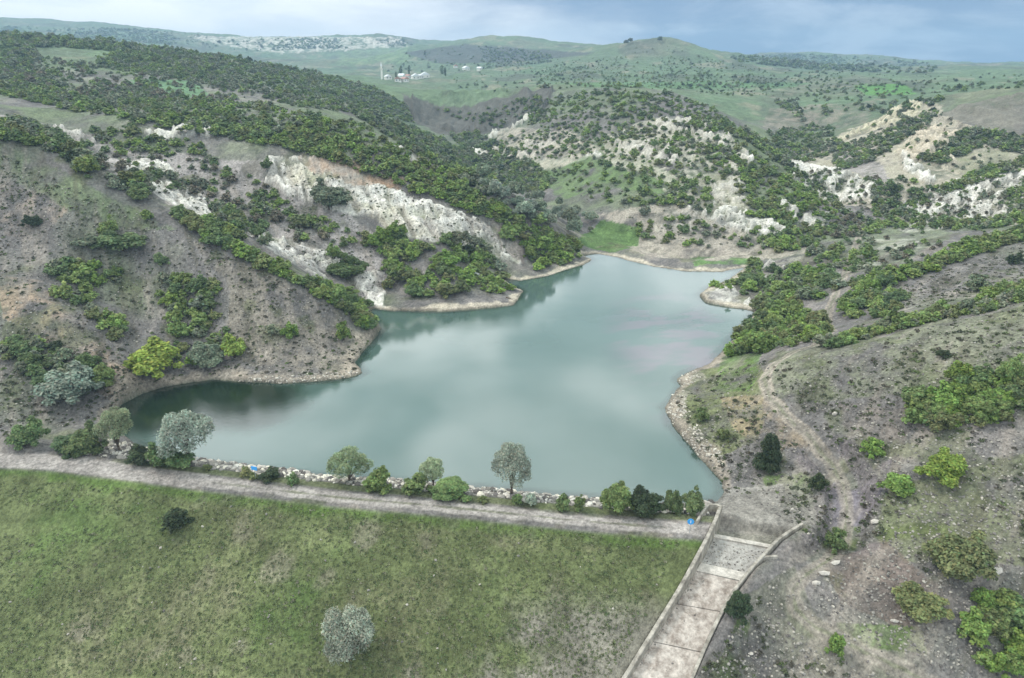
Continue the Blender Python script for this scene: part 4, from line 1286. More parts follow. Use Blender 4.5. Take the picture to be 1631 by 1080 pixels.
# ------------------------------------------------------------------ scrub by stands
G1 = {'green': 5, 'dark green': 4, 'bright green': 1, 'dull green': 2, 'olive': 2}
G2 = {'green': 5, 'bright green': 4, 'olive': 3, 'dark green': 2}
GD = {'dark green': 5, 'dull green': 4, 'green': 3, 'olive': 1, 'blackish green': 1}
GS = {'grey-green': 6, 'dull green': 1}
GB = {'dull green': 4, 'brownish': 2, 'green': 2, 'dark green': 2}
STANDS = [  # phrase, polygon, width range in m, tones, spacing (smaller = denser), height ratio, limit, kind
    ('in the willow thicket of the lake valley', [(760, 282), (800, 300), (850, 318), (895, 330), (945, 352), (950, 374), (900, 380), (862, 362), (820, 345), (770, 305)], (5.0, 8.0), GS, 0.46, 0.75, 40, 'willow'),
    ("in the left spur's crest belt", [(276, 340), (318, 352), (400, 402), (480, 446), (555, 466), (598, 496), (592, 528), (570, 520), (540, 492), (470, 452), (400, 418), (330, 385)], (3.4, 5.2), G2, 0.52, 0.62, 60, 'shrub'),
    ("in the clump behind the left spur", [(325, 335), (370, 328), (398, 360), (385, 395), (345, 370)], (3.6, 5.4), G1, 0.42, 0.65, 14, 'shrub'),
    ("in the small clump atop the left spur", [(172, 285), (240, 280), (246, 305), (220, 318), (180, 300)], (4.0, 5.5), GD, 0.5, 0.6, 9, 'shrub'),
    ("in the gully left of the cove", [(72, 420), (140, 415), (192, 430), (196, 452), (150, 470), (165, 495), (205, 532), (192, 545), (140, 505), (84, 470)], (2.6, 4.2), G1, 0.42, 0.62, 26, 'shrub'),
    ('in the clump above the cove', [(242, 452), (300, 442), (352, 455), (345, 490), (366, 545), (345, 575), (300, 585), (276, 575), (282, 525), (250, 485)], (2.8, 4.6), G1, 0.42, 0.68, 26, 'shrub'),
    ('low on the left slope beside the cove', [(0, 545), (60, 545), (112, 565), (150, 585), (172, 600), (130, 615), (85, 620), (30, 590), (0, 580)], (2.6, 4.4), GD, 0.42, 0.62, 24, 'shrub'),
    ("on the peninsula between the bays", [(598, 385), (640, 370), (672, 392), (720, 405), (760, 418), (772, 440), (740, 465), (700, 474), (650, 472), (612, 468), (620, 440), (595, 410)], (4.0, 6.4), G2, 0.42, 0.62, 40, 'shrub'),
    ("in the clump below the white scree", [(698, 382), (740, 376), (770, 392), (800, 430), (770, 428), (720, 405)], (4.0, 5.8), GD, 0.5, 0.62, 14, 'shrub'),
    ('at the tip of the peninsula', [(762, 440), (800, 438), (814, 462), (790, 470), (765, 462)], (3.4, 4.8), G2, 0.55, 0.6, 8, 'shrub'),
    ('at the water end of the green ridge', [(800, 345), (850, 352), (890, 375), (922, 388), (928, 408), (905, 422), (862, 432), (836, 420), (842, 400), (808, 380)], (3.8, 6.0), G2, 0.5, 0.62, 40, 'shrub'),
    ("on the green ridge above white scree", [(560, 212), (612, 222), (660, 252), (720, 285), (770, 312), (812, 338), (800, 358), (745, 338), (690, 315), (640, 300), (600, 282), (545, 262), (480, 244), (430, 228), (480, 205)], (3.4, 6.0), G2, 0.66, 0.55, 190, 'shrub'),
    ('scattered on the grey scree', [(110, 225), (200, 240), (330, 255), (400, 275), (460, 330), (540, 365), (600, 395), (560, 430), (480, 400), (400, 375), (330, 330), (240, 300), (160, 270)], (2.6, 5.0), GB, 1.25, 0.62, 60, 'shrub'),
    ('in the green line across the scree', [(395, 310), (440, 315), (500, 345), (560, 365), (600, 388), (590, 400), (540, 380), (470, 350), (410, 335)], (3.0, 4.6), G1, 0.75, 0.6, 18, 'shrub'),
    ('at the left top of the scree', [(0, 190), (50, 193), (95, 215), (130, 240), (160, 270), (140, 285), (95, 245), (0, 222)], (3.6, 5.6), GD, 0.55, 0.58, 40, 'shrub'),
    ("among grey stones atop the scree", [(140, 208), (205, 205), (240, 222), (320, 225), (330, 250), (240, 250), (200, 242), (150, 226)], (3.4, 5.4), G1, 0.7, 0.58, 30, 'shrub'),
    ('in the upper belt of the left hill', [(0, 130), (60, 138), (110, 150), (180, 165), (260, 160), (330, 160), (420, 165), (520, 190), (610, 205), (560, 214), (480, 205), (420, 232), (330, 215), (250, 205), (200, 190), (120, 180), (50, 162), (0, 152)], (3.4, 6.2), G1, 0.80, 0.55, 420, 'shrub'),
    ('in the valley side behind the green ridge', [(560, 180), (640, 196), (700, 220), (735, 240), (770, 275), (815, 325), (800, 330), (730, 285), (660, 245), (610, 212)], (4.0, 6.2), GD, 0.5, 0.58, 260, 'shrub'),
    ('in the woods of the left hill', [(150, 88), (240, 84), (330, 94), (430, 108), (540, 124), (605, 144), (645, 165), (660, 196), (620, 188), (560, 180), (470, 170), (400, 152), (330, 135), (230, 118), (160, 108)], (3.6, 6.5), {'dark green': 4, 'dull green': 5, 'green': 4, 'olive': 1}, 0.80, 0.55, 900, 'shrub'),
    ('along the skyline of the left hill', [(0, 57), (120, 62), (250, 75), (400, 96), (520, 119), (600, 140), (600, 150), (500, 128), (380, 108), (240, 86), (100, 76), (0, 74)], (4.5, 7.0), GD, 0.6, 0.6, 260, 'shrub'),
    ('at the left top of the left hill', [(0, 66), (50, 72), (72, 98), (0, 115)], (4.5, 7.0), GD, 0.5, 0.55, 60, 'shrub'),
    ('dotted over the left hill', [(60, 92), (150, 104), (230, 118), (330, 140), (420, 155), (300, 165), (180, 160), (60, 140), (0, 130), (0, 112)], (3.0, 6.0), GB, 1.05, 0.55, 200, 'shrub'),
    ('in the gorge', [(655, 160), (730, 190), (800, 205), (850, 180), (870, 160), (850, 150), (760, 178), (700, 175)], (3.0, 5.5), GD, 1.3, 0.6, 45, 'shrub'),
    ('in the valley bottom before the gorge', [(716, 215), (760, 212), (800, 232), (850, 260), (885, 290), (860, 312), (800, 300), (760, 268)], (4.2, 6.6), GD, 0.5, 0.6, 150, 'shrub'),
    ('over the top of the middle hill', [(850, 158), (960, 142), (1060, 148), (1130, 170), (1180, 208), (1190, 222), (1100, 205), (1000, 190), (900, 192), (840, 200)], (3.2, 6.0), G1, 0.74, 0.52, 330, 'shrub'),
    ('on the middle of the middle hill', [(780, 235), (840, 205), (900, 195), (1000, 195), (1100, 210), (1180, 228), (1240, 270), (1170, 280), (1080, 268), (960, 252), (860, 255)], (3.2, 5.8), G1, 0.86, 0.55, 190, 'shrub'),
    ('on the lower middle hill', [(860, 268), (960, 258), (1080, 275), (1150, 290), (1150, 345), (1080, 330), (1020, 330), (960, 330), (905, 305)], (3.4, 5.6), G1, 0.88, 0.62, 65, 'shrub'),
    ('on the right shoulder of the middle hill', [(1150, 248), (1220, 262), (1280, 300), (1345, 348), (1320, 372), (1300, 395), (1235, 402), (1200, 380), (1190, 330), (1150, 285)], (3.4, 5.6), G2, 0.64, 0.58, 120, 'shrub'),
    ("on the bank above the far beach", [(1020, 352), (1080, 345), (1160, 365), (1240, 385), (1290, 392), (1240, 408), (1180, 405), (1080, 398), (1010, 392)], (3.0, 5.2), G1, 0.75, 0.62, 28, 'shrub'),
    ('on the right side valley floor', [(1178, 205), (1225, 228), (1280, 280), (1330, 318), (1350, 345), (1300, 305), (1240, 262), (1190, 225)], (4.0, 6.0), GD, 0.5, 0.58, 150, 'shrub'),
    ('on the far side of the right valley', [(1225, 212), (1290, 200), (1330, 205), (1345, 235), (1290, 262), (1240, 250)], (4.0, 6.0), GD, 0.62, 0.58, 90, 'shrub'),
    ('in the strip between the pale outcrops', [(1325, 250), (1345, 232), (1400, 212), (1490, 172), (1502, 182), (1420, 236), (1380, 262), (1330, 275)], (3.6, 5.4), GD, 0.5, 0.55, 110, 'shrub'),
    ('in the strip below the brown cliff', [(1462, 255), (1480, 238), (1530, 208), (1600, 212), (1640, 222), (1640, 250), (1570, 232), (1500, 262)], (3.6, 5.4), GD, 0.52, 0.58, 90, 'shrub'),
    ('in the hollow among the pale outcrops', [(1388, 296), (1440, 285), (1490, 302), (1470, 330), (1440, 345), (1392, 350)], (3.6, 5.6), GD, 0.52, 0.6, 40, 'shrub'),
    ('in the line under the cream outcrops', [(1490, 300), (1560, 270), (1640, 250), (1640, 272), (1560, 290), (1500, 312)], (3.2, 4.8), G1, 0.52, 0.55, 50, 'shrub'),
    ('dotted over the pale outcrops', [(1262, 262), (1400, 285), (1440, 330), (1600, 290), (1631, 340), (1500, 356), (1420, 350), (1320, 320)], (1.6, 3.6), GB, 1.0, 0.6, 80, 'shrub'),
    ('dotted over the upper cream outcrops', [(1335, 225), (1400, 195), (1450, 158), (1500, 168), (1530, 210), (1620, 238), (1600, 262), (1560, 285), (1480, 268), (1420, 262)], (1.6, 3.6), GB, 0.57, 0.6, 38, 'shrub'),
    ('in the row under the pale outcrops', [(1395, 345), (1440, 335), (1500, 352), (1580, 350), (1640, 330), (1640, 358), (1560, 368), (1480, 366), (1400, 366)], (3.4, 5.2), G1, 0.62, 0.6, 50, 'shrub'),
    ("at the right edge by pale outcrops", [(1600, 305), (1640, 290), (1640, 345), (1605, 340)], (3.6, 5.0), G1, 0.55, 0.6, 16, 'shrub'),
    ("at the mouth of the right valley", [(1300, 330), (1380, 345), (1400, 372), (1340, 380), (1290, 378)], (3.4, 5.0), GB, 0.8, 0.6, 26, 'shrub'),
    ('on the right bank behind the white rock', [(1200, 432), (1262, 425), (1330, 440), (1345, 460), (1310, 478), (1262, 476), (1215, 480), (1182, 468)], (3.4, 5.4), G1, 0.52, 0.62, 34, 'shrub'),
    ('along the water north of the white rock', [(1128, 452), (1165, 430), (1210, 415), (1212, 428), (1180, 448), (1160, 462), (1142, 462)], (2.8, 4.2), G2, 0.55, 0.6, 14, 'shrub'),
    ("on pale ground above the right bank", [(1280, 405), (1340, 395), (1380, 410), (1360, 435), (1300, 425)], (3.0, 4.8), G1, 0.7, 0.6, 14, 'shrub'),
    ('in the big clump on the right shore', [(1148, 570), (1180, 525), (1225, 480), (1258, 470), (1268, 500), (1310, 508), (1322, 540), (1280, 548), (1215, 560), (1170, 572)], (3.4, 5.4), G2, 0.42, 0.66, 48, 'shrub'),
    ("in the second right spur's belt", [(1355, 452), (1420, 440), (1480, 418), (1520, 395), (1580, 382), (1640, 362), (1640, 378), (1575, 400), (1500, 425), (1430, 450), (1370, 468)], (3.2, 5.0), G2, 0.5, 0.6, 60, 'shrub'),
    ('between the dirt track and the right spur', [(1332, 480), (1380, 468), (1440, 470), (1440, 490), (1410, 512), (1350, 510)], (2.8, 4.6), G1, 0.6, 0.64, 22, 'shrub'),
    ("in the near right spur's belt", [(1308, 552), (1360, 532), (1430, 515), (1500, 498), (1560, 485), (1600, 468), (1640, 452), (1640, 478), (1560, 500), (1480, 514), (1400, 535), (1330, 556)], (2.6, 4.2), G1, 0.5, 0.62, 54, 'shrub'),
    ('in the big clump on the right slope', [(1440, 668), (1478, 645), (1530, 612), (1590, 602), (1640, 612), (1640, 655), (1570, 680), (1500, 682), (1455, 680)], (2.6, 4.2), G2, 0.42, 0.72, 34, 'shrub'),
    ('in the clump at the lower right corner', [(1530, 1010), (1555, 965), (1600, 950), (1650, 945), (1650, 1075), (1590, 1078), (1548, 1045)], (2.6, 4.2), G2, 0.42, 0.75, 16, 'shrub'),
    ('over the hill behind the gorge', [(720, 140), (860, 105), (960, 95), (1060, 75), (1200, 110), (1300, 130), (1200, 158), (1060, 140), (900, 140), (800, 150)], (2.0, 5.5), GD, 1.5, 0.6, 420, 'shrub'),
    ('sprinkled over the far hills', [(690, 140), (740, 100), (860, 84), (960, 92), (1050, 66), (1200, 108), (1400, 118), (1631, 118), (1631, 140), (1480, 150), (1300, 160), (1100, 145), (900, 142)], (1.8, 4.5), GD, 0.57, 0.6, 190, 'shrub'),
    ('on the open top of the left hill', [(60, 92), (150, 100), (330, 135), (420, 155), (300, 165), (180, 160), (0, 130), (0, 100)], (1.6, 4.0), GB, 0.57, 0.6, 60, 'shrub'),
    ('on the fields at the right', [(1200, 108), (1631, 115), (1631, 140), (1480, 150), (1350, 160), (1220, 150)], (2.5, 6.5), GD, 2.4, 0.6, 80, 'shrub'),
    ('on the dark hill behind the village', [(600, 110), (640, 85), (740, 72), (880, 84), (880, 100), (720, 115), (640, 118)], (4, 9), GD, 1.2, 0.5, 200, 'shrub'),
    ('along the far ridges', [(0, 42), (200, 46), (420, 62), (640, 62), (660, 74), (400, 82), (200, 66), (0, 56)], (6, 13), GD, 0.95, 0.5, 420, 'shrub'),
    ('on the far right tableland', [(1160, 90), (1280, 87), (1400, 92), (1500, 104), (1480, 118), (1300, 112), (1180, 100)], (7, 14), GD, 0.75, 0.5, 260, 'shrub'),
    ('on the terrace above the right valley', [(1230, 160), (1400, 150), (1500, 160), (1440, 190), (1380, 175), (1280, 195)], (4, 6.5), GD, 1.2, 0.55, 60, 'shrub'),
    ("around the track behind the bank", [(1340, 380), (1440, 372), (1520, 370), (1500, 392), (1430, 430), (1370, 440), (1330, 420)], (2.0, 3.8), GB, 1.2, 0.6, 22, 'shrub'),
]
COVERSUM = COL.sum(-1)


def cover_at(p):
    i = int(np.clip(round((math.atan2(p[0], p[1]) - TH[0]) / (TH[1] - TH[0])), 0, NC - 1))
    k = int(np.clip(np.searchsorted(RR, math.hypot(p[0], p[1])), 0, NR - 1))
    return COVERSUM[max(k - 1, 0):k + 2, max(i - 1, 0):i + 2].mean()


acc_buf = np.zeros((30000, 4))
acc_n = 0
REC = []
one_px = np.array([(o[0], o[1] - 0.4 * o[3], 0.35 * o[2], 0.3 * o[3]) for o in ONE if o[5] != 'pale green'])
for si, (phrase, poly, (wa, wb), tones, sp, hr, lim, kind) in enumerate(STANDS):
    r_ = np.random.default_rng(500 + si)
    pa = np.array(poly, float)
    (ax, ay), (bx, by) = pa.min(0), pa.max(0)
    names = list(tones); pw = np.array([tones[k] for k in names], float); pw /= pw.sum()
    here = []
    fails = 0
    while len(here) < lim * (2 if kind == 'shrub' else 1) and fails < 160:
        px, py = r_.uniform(ax, bx), r_.uniform(ay, by)
        if not inside(np.array([px]), np.array([py]), poly)[0]:
            continue
        p = hit(px, py)
        if p is None or (p[2] < 0.35 and p[1] > 84):
            fails += 1
            continue
        if sp >= 0.58:
            g = float(fbm(p[:1], p[1:2], 16 + 0.09 * p[1], 400 + si, 3)[0])
            if r_.random() > (smooth(g, -0.1, 0.3) if sp > 0.9 else smooth(g, -0.45, 0.15)) + 0.05:
                fails += 0.4
                continue
        if 'scree' not in phrase and 'outcrop' not in phrase and float(cover_at(p)) > 1.0 and r_.random() < 0.88:
            fails += 0.4
            continue
        w = r_.uniform(wa, wb) * r_.choice([0.5, 0.65, 0.85, 1, 1.15]) * (0.78 if p[1] > 235 else 0.95)
        dist = float(np.linalg.norm(p - np.array((0, 0, CAMZ))))
        pw_ = w * F / dist
        acc_px = acc_buf[:acc_n]
        if acc_n:
            k = sp if sp < 0.58 else (sp * 0.8 if sp < 0.9 else 0.55)
            dxp = (acc_px[:, 0] - px) / (0.5 * (acc_px[:, 2] + pw_) * k + 0.5)
            dyp = (acc_px[:, 1] - py) / (0.5 * (acc_px[:, 3] + pw_ * hr) * k * 0.75 + 0.5)
            if (dxp ** 2 + dyp ** 2 < 1).any():
                fails += 1
                continue
        if (np.abs(one_px[:, 0] - px) < one_px[:, 2]).astype(int).dot((np.abs(one_px[:, 1] - py) < one_px[:, 3]).astype(int)) and sp > 0.6:
            fails += 1
            continue
        acc_buf[acc_n] = (px, py, pw_, pw_ * hr)
        acc_n += 1
        tone = names[r_.choice(len(names), p=pw)]
        here.append(dict(px=px, py=py, p=p, w=w, h=w * hr * r_.uniform(1.05, 1.5), pw=pw_, tone=tone, phrase=phrase, kind=kind, stand=si))
        fails = 0
    REC += here

shr = [r for r in REC if r['kind'] == 'shrub' and np.hypot(r['p'][0], r['p'][1]) < 420]
shr.sort(key=lambda r: -r['pw'])
SOLO = shr[:296]
solo_id = {id(r) for r in SOLO}
SOLO += [r for r in REC if r['kind'] == 'willow']
REST = [r for r in REC if r['kind'] == 'shrub' and id(r) not in solo_id]

ORD = ['', 'first', 'second', 'third', 'fourth', 'fifth', 'sixth', 'seventh', 'eighth', 'ninth', 'tenth', 'eleventh', 'twelfth']


def name_rows(items):
    """split a stand's plants into rows short enough to count along, top to bottom, and say each plant's place in its row"""
    items = sorted(items, key=lambda r: r['py'])
    nrow = max(1, math.ceil(len(items) / 9))
    if nrow == 1:
        rows = [('', items)]
    else:
        nm = {2: ['upper', 'lower'], 3: ['upper', 'middle', 'lower'], 4: ['topmost', 'upper', 'lower', 'lowest'], 5: ['topmost', 'upper', 'middle', 'lower', 'lowest']}
        nrow = min(nrow, 5)
        rows = []
        for k, part in enumerate(np.array_split(np.arange(len(items)), nrow)):
            rows.append((nm[nrow][k] + ' ', [items[i] for i in part]))
    for word, row in rows:
        row.sort(key=lambda r: r['px'])
        n = len(row)
        for i, r in enumerate(row):
            if n == 1:
                pos = 'the only one'
            elif i == 0:
                pos = 'leftmost'
            elif i == n - 1:
                pos = 'rightmost'
            elif i < n / 2:
                pos = ORD[min(i + 1, 12)] + ' from left'
            else:
                pos = ORD[min(n - i, 12)] + ' from right'
            noun = 'willow' if r['kind'] == 'willow' else 'shrub'
            r['label'] = f"{r['tone']} {noun} {r['phrase']}, " + (f"{word.strip()} row, " if word else '') + pos


by = {}
for r in SOLO:
    by.setdefault(r['stand'], []).append(r)
for k, items in by.items():
    name_rows(items)
for r in SOLO:
    wil = r['kind'] == 'willow'
    lod = 'mid' if r['pw'] > 24 else 'low'
    if wil:
        lod = 'low'
    plant(r['kind'], r['tone'], r['p'], r['w'], r['h'], lod, 'willow_tree' if wil else 'shrub', r['label'], 'tree' if wil else 'shrub',
          ('willows ' if wil else 'shrubs ') + r['phrase'], 0.06)

# everything smaller or farther: one mass of scrub
SMALL = []
for v in range(8):
    a = crown_arrays('shrub', 170, 0.115, 900 + v)
    SMALL.append(a)
MEDIUM = [crown_arrays('shrub', 420, 0.075, 950 + v) for v in range(6)]


def mass(records, mats, name, label):
    Vs, Qs, Ts, Cs, o = [], [], [], [], 0
    r_ = np.random.default_rng(77)
    for r in records:
        tp = MEDIUM[r_.integers(6)] if r['pw'] > 17 else SMALL[r_.integers(8)]
        V, Q, T, C, _ = tp
        a = r_.uniform(0, 6.283)
        ca_, sa_ = math.cos(a), math.sin(a)
        W = V * np.array((r['w'], r['w'], r['h']), np.float32)
        W = np.stack([W[:, 0] * ca_ - W[:, 1] * sa_, W[:, 0] * sa_ + W[:, 1] * ca_, W[:, 2]], 1) + (r['p'] - np.array((0, 0, 0.06 * r['h']))).astype(np.float32)
        Vs.append(W); Qs.append(Q + o); Ts.append(T + o); o += len(V)
        c = np.array(TONES[r['tone']]) * r_.uniform(0.82, 1.2)
        Cs.append(C * c.astype(np.float32))
    me = np_mesh(name, np.vstack(Vs), [np.vstack(Qs), np.vstack(Ts)], {'tint': np.vstack(Cs)}, mats)
    link(name, me, label=label, kind='stuff')


mass(REST, M_LEAF, 'scrub', 'low green scrub covering the hillsides round the reservoir')

# ------------------------------------------------------------------ dark tufts, grass clumps and stones
def pick(poly, n, seed, yr=(0, 1e9), gate=None):
    r_ = np.random.default_rng(seed)
    pa = np.array(poly, float)
    (ax, ay), (bx, by) = pa.min(0), pa.max(0)
    P = np.stack([r_.uniform(ax, bx, n * 3), r_.uniform(ay, by, n * 3)], 1)
    P = P[inside(P[:, 0], P[:, 1], poly)][:n]
    o = []
    for px, py in P:
        h = hit(px, py)
        if h is None or not (yr[0] < h[1] < yr[1]) or (h[2] < 0.1 and h[1] > 84):
            continue
        if gate and r_.random() > smooth(float(fbm(np.array([h[0]]), np.array([h[1]]), gate, 44, 3)[0]), -0.35, 0.35):
            continue
        o.append(h)
    o = np.array(o) if o else np.zeros((0, 3))
    if len(o):
        td = np.min([poly_dist(o[:, 0].astype(np.float32), o[:, 1].astype(np.float32), tw, closed=False)[0] for tw in track_w], 0)
        o = o[(td > 1.7) | (r_.random(len(o)) < 0.12)]
    return o


LEFT_SLOPE = [(0, 245), (120, 300), (280, 365), (400, 425), (520, 485), (590, 545), (560, 598), (400, 600), (300, 600), (200, 630), (150, 670), (0, 700)]
RIGHT_SLOPE = [(1640, 480), (1480, 520), (1330, 560), (1250, 570), (1150, 590), (1075, 640), (1120, 720), (1160, 790), (1260, 830), (1280, 880), (1200, 960), (1110, 1079), (1640, 1079)]
RIGHT_SPUR = [(1640, 385), (1540, 420), (1440, 455), (1420, 500), (1560, 470), (1640, 440)]
SCREE_A = [(0, 200), (140, 215), (330, 255), (560, 345), (620, 390), (600, 480), (520, 440), (340, 345), (180, 275)]
SCREE_B = [(430, 255), (620, 295), (770, 352), (830, 415), (700, 390), (600, 345), (470, 310)]
DAM = [(0, 765), (210, 775), (640, 822), (1085, 862), (1020, 1000), (970, 1079), (0, 1079)]
PALE_R = [(1255, 256), (1400, 288), (1480, 310), (1631, 275), (1631, 350), (1450, 355), (1300, 320)]


def tuft_mesh(name, pts, wr, tones, seed, label, leaves=26):
    r_ = np.random.default_rng(seed)
    bases = []
    for v in range(5):
        n = leaves
        d = unit(r_.normal(size=(n, 3)) * np.array((1, 1, 0.8)))
        d[:, 2] = np.abs(d[:, 2])
        P = d * np.array((0.42, 0.42, 0.36)) * r_.uniform(0.6, 1.05, (n, 1))
        t = unit(r_.normal(size=(n, 3)) + np.array((0, 0, 0.7)))
        b = unit(np.cross(t, r_.normal(size=(n, 3))))
        s = r_.uniform(0.10, 0.22, (n, 1))
        bases.append(np.stack([P - t * s, P + b * s * 0.8, P + t * s, P - b * s * 0.8], 1).reshape(-1, 3))
    Vs, Cs = [], []
    names = list(tones); pw = np.array([tones[k] for k in names], float); pw /= pw.sum()
    for p in pts:
        w = wr[0] + (wr[1] - wr[0]) * r_.random() ** 2
        Vs.append(bases[r_.integers(5)] * np.array((w * r_.uniform(0.8, 1.3), w * r_.uniform(0.8, 1.3), w * r_.uniform(0.6, 1.1))) + p)
        c = np.array(names[r_.choice(len(names), p=pw)]) * r_.uniform(0.8, 1.2)
        Cs.append(np.repeat((c * r_.uniform(0.75, 1.25, (leaves, 1))), 4, 0))
    V = np.vstack(Vs)
    me = np_mesh(name, V, np.arange(len(V)).reshape(-1, 4), {'tint': np.vstack(Cs)}, M_LEAF)
    link(name, me, label=label, kind='stuff')


dk = {(0.100, 0.112, 0.066): 4, (0.122, 0.108, 0.080): 3, (0.125, 0.140, 0.075): 4, (0.14, 0.18, 0.07): 2}
tp_ = np.vstack([pick(LEFT_SLOPE, 4200, 1, (90, 190), 14), pick(LEFT_SLOPE, 1500, 8, (90, 190)), pick(RIGHT_SLOPE, 4600, 2, (45, 160), 12), pick(RIGHT_SPUR, 500, 3), pick(SCREE_A, 900, 4, (150, 300)), pick(SCREE_B, 500, 5, (150, 300)), pick(PALE_R, 400, 6, (200, 400)),
                 pick([(880, 290), (1180, 300), (1250, 380), (1050, 400)], 300, 7)])
tuft_mesh('tufts', tp_, (0.25, 1.1), dk, 11, 'dark cushion plants dotted over the stony slopes')
gr = {(0.165, 0.195, 0.088): 5, (0.130, 0.175, 0.072): 3, (0.205, 0.210, 0.122): 4, (0.095, 0.118, 0.056): 3, (0.24, 0.225, 0.16): 1}
gp = pick(DAM, 15000, 21)
dd_, sg_, _ = poly_dist(gp[:, 0].astype(np.float32), gp[:, 1].astype(np.float32), road_w, closed=False)
gp = gp[dd_ * sg_ < -2.6]
tuft_mesh('grass', gp, (0.15, 0.62), gr, 22, 'uneven meadow grass on the downstream face of the dam', 18)

st = Mat('stone', 0.9, 0.2)
st.l(st.scale_col(st.attr('tint').outputs['Color'], st.rng(st.noise(2.5, 4), 0.3, 0.7, 0.8, 1.15)), st.b.inputs['Base Color'])
st.bump(st.noise(4, 4), 0.5, 0.05)
M_STONE = st.m


def stone_base(r_):
    iv, jf = ico()
    V = iv * r_.uniform(0.72, 1.15, (12, 1)) * np.array((1, r_.uniform(0.6, 0.95), r_.uniform(0.45, 0.8)))
    return V * 0.5, jf


def stones(name, pts, size, cols, seed, label, flat=1.0):
    r_ = np.random.default_rng(seed)
    B = [stone_base(r_) for _ in range(14)]
    Vs, Fs, Cs, o = [], [], [], 0
    for p in pts:
        V, f = B[r_.integers(14)]
        s = size[0] + (size[1] - size[0]) * r_.random() ** 2.0
        a, b = r_.uniform(0, 6.283), r_.normal() * 0.35
        ca_, sa_, cb, sb = math.cos(a), math.sin(a), math.cos(b), math.sin(b)
        M = np.array([(ca_, -sa_ * cb, sa_ * sb), (sa_, ca_ * cb, -ca_ * sb), (0, sb, cb)])
        W = (V * np.array((1, 1, flat))) @ M.T * s + p + np.array((0, 0, 0.08 * s))
        Vs.append(W); Fs.append(f + o); o += 12
        c = np.array(cols[r_.integers(len(cols))]) * r_.uniform(0.75, 1.2)
        Cs.append(np.repeat(c[None], 12, 0))
    me = np_mesh(name, np.vstack(Vs), np.vstack(Fs), {'tint': np.vstack(Cs)}, M_STONE)
    link(name, me, label=label, kind='stuff')


greyc = [srgb(134, 129, 122), srgb(150, 144, 136), srgb(116, 110, 106), srgb(164, 157, 146), srgb(98, 93, 89)]
palec = [srgb(206, 200, 190), srgb(190, 182, 172), srgb(214, 206, 190), srgb(166, 158, 150)]
sp_ = np.vstack([pick(LEFT_SLOPE, 5200, 31, (90, 190)), pick(RIGHT_SLOPE, 9500, 32, (45, 160)), pick(RIGHT_SPUR, 1200, 33), pick(DAM, 160, 34), pick(SCREE_A, 3200, 35, (150, 300))])
stones('stones', sp_, (0.10, 0.55), greyc, 41, 'loose grey stones strewn over the bare slopes')
pp_ = np.vstack([pick(SCREE_B, 1500, 36, (150, 300)), pick(PALE_R, 1200, 37, (200, 400)), pick([(1060, 622), (1092, 622), (1100, 660), (1124, 700), (1152, 722), (1150, 765), (1110, 724), (1064, 668)], 700, 38, (0, 1e9), 4),
                 pick([(1076, 598), (1105, 588), (1125, 606), (1085, 616)], 120, 39), pick([(400, 602), (570, 590), (575, 600), (480, 614), (330, 610)], 420, 40, (90, 190))])
stones('pale_stones', pp_, (0.15, 0.75), [srgb(188, 181, 170), srgb(166, 158, 148), srgb(198, 190, 176), srgb(140, 133, 124)], 42, 'pale broken rock along the banks and outcrops')

# riprap along the water side of the dam
rr_ = np.random.default_rng(55)
rw = np.array(road_w)
lens = np.concatenate([[0], np.cumsum(np.hypot(*np.diff(rw, axis=0).T))])
rp = []
for i in range(3800):
    t = rr_.uniform(run0 - 8, run1 - 0.5)
    s = rr_.uniform(3.2, 10.2)
    x, y = np.interp(t, lens, rw[:, 0]), np.interp(t, lens, rw[:, 1])
    k = min(np.searchsorted(lens, t), len(rw) - 1)
    d = rw[k] - rw[k - 1]; d = d / np.hypot(*d)
    x, y = x - d[1] * s, y + d[0] * s
    z = float(ground(x, y))
    if z > -0.35:
        if s < 4.6 and rr_.random() < 0.6:
            continue
        rp.append((x, y, z + 0.02))
stones('riprap', np.array(rp), (0.40, 1.5), palec + greyc[:3] + greyc[4:], 56, 'heaped pale boulders facing the water side of the dam')
# rubble washed onto the apron of the spillway
ab = []
for i in range(260):
    t = rr_.uniform(1.3, 2.6)
    l, r = station(t)
    f = rr_.random() ** 1.3
    q_ = l + (r - l) * (0.03 + 0.94 * f)
    ab.append(q_ + np.array((0, 0, 0.02)))
for i in range(150):
    t = rr_.uniform(3.05, 6.2)
    l, r = station(t)
    f = rr_.random() ** 4
    ab.append(l + (r - l) * (0.03 + 0.6 * f))
stones('gravel', np.array(ab), (0.06, 0.34), greyc[:4], 57, 'grey rubble lying on the spillway apron')

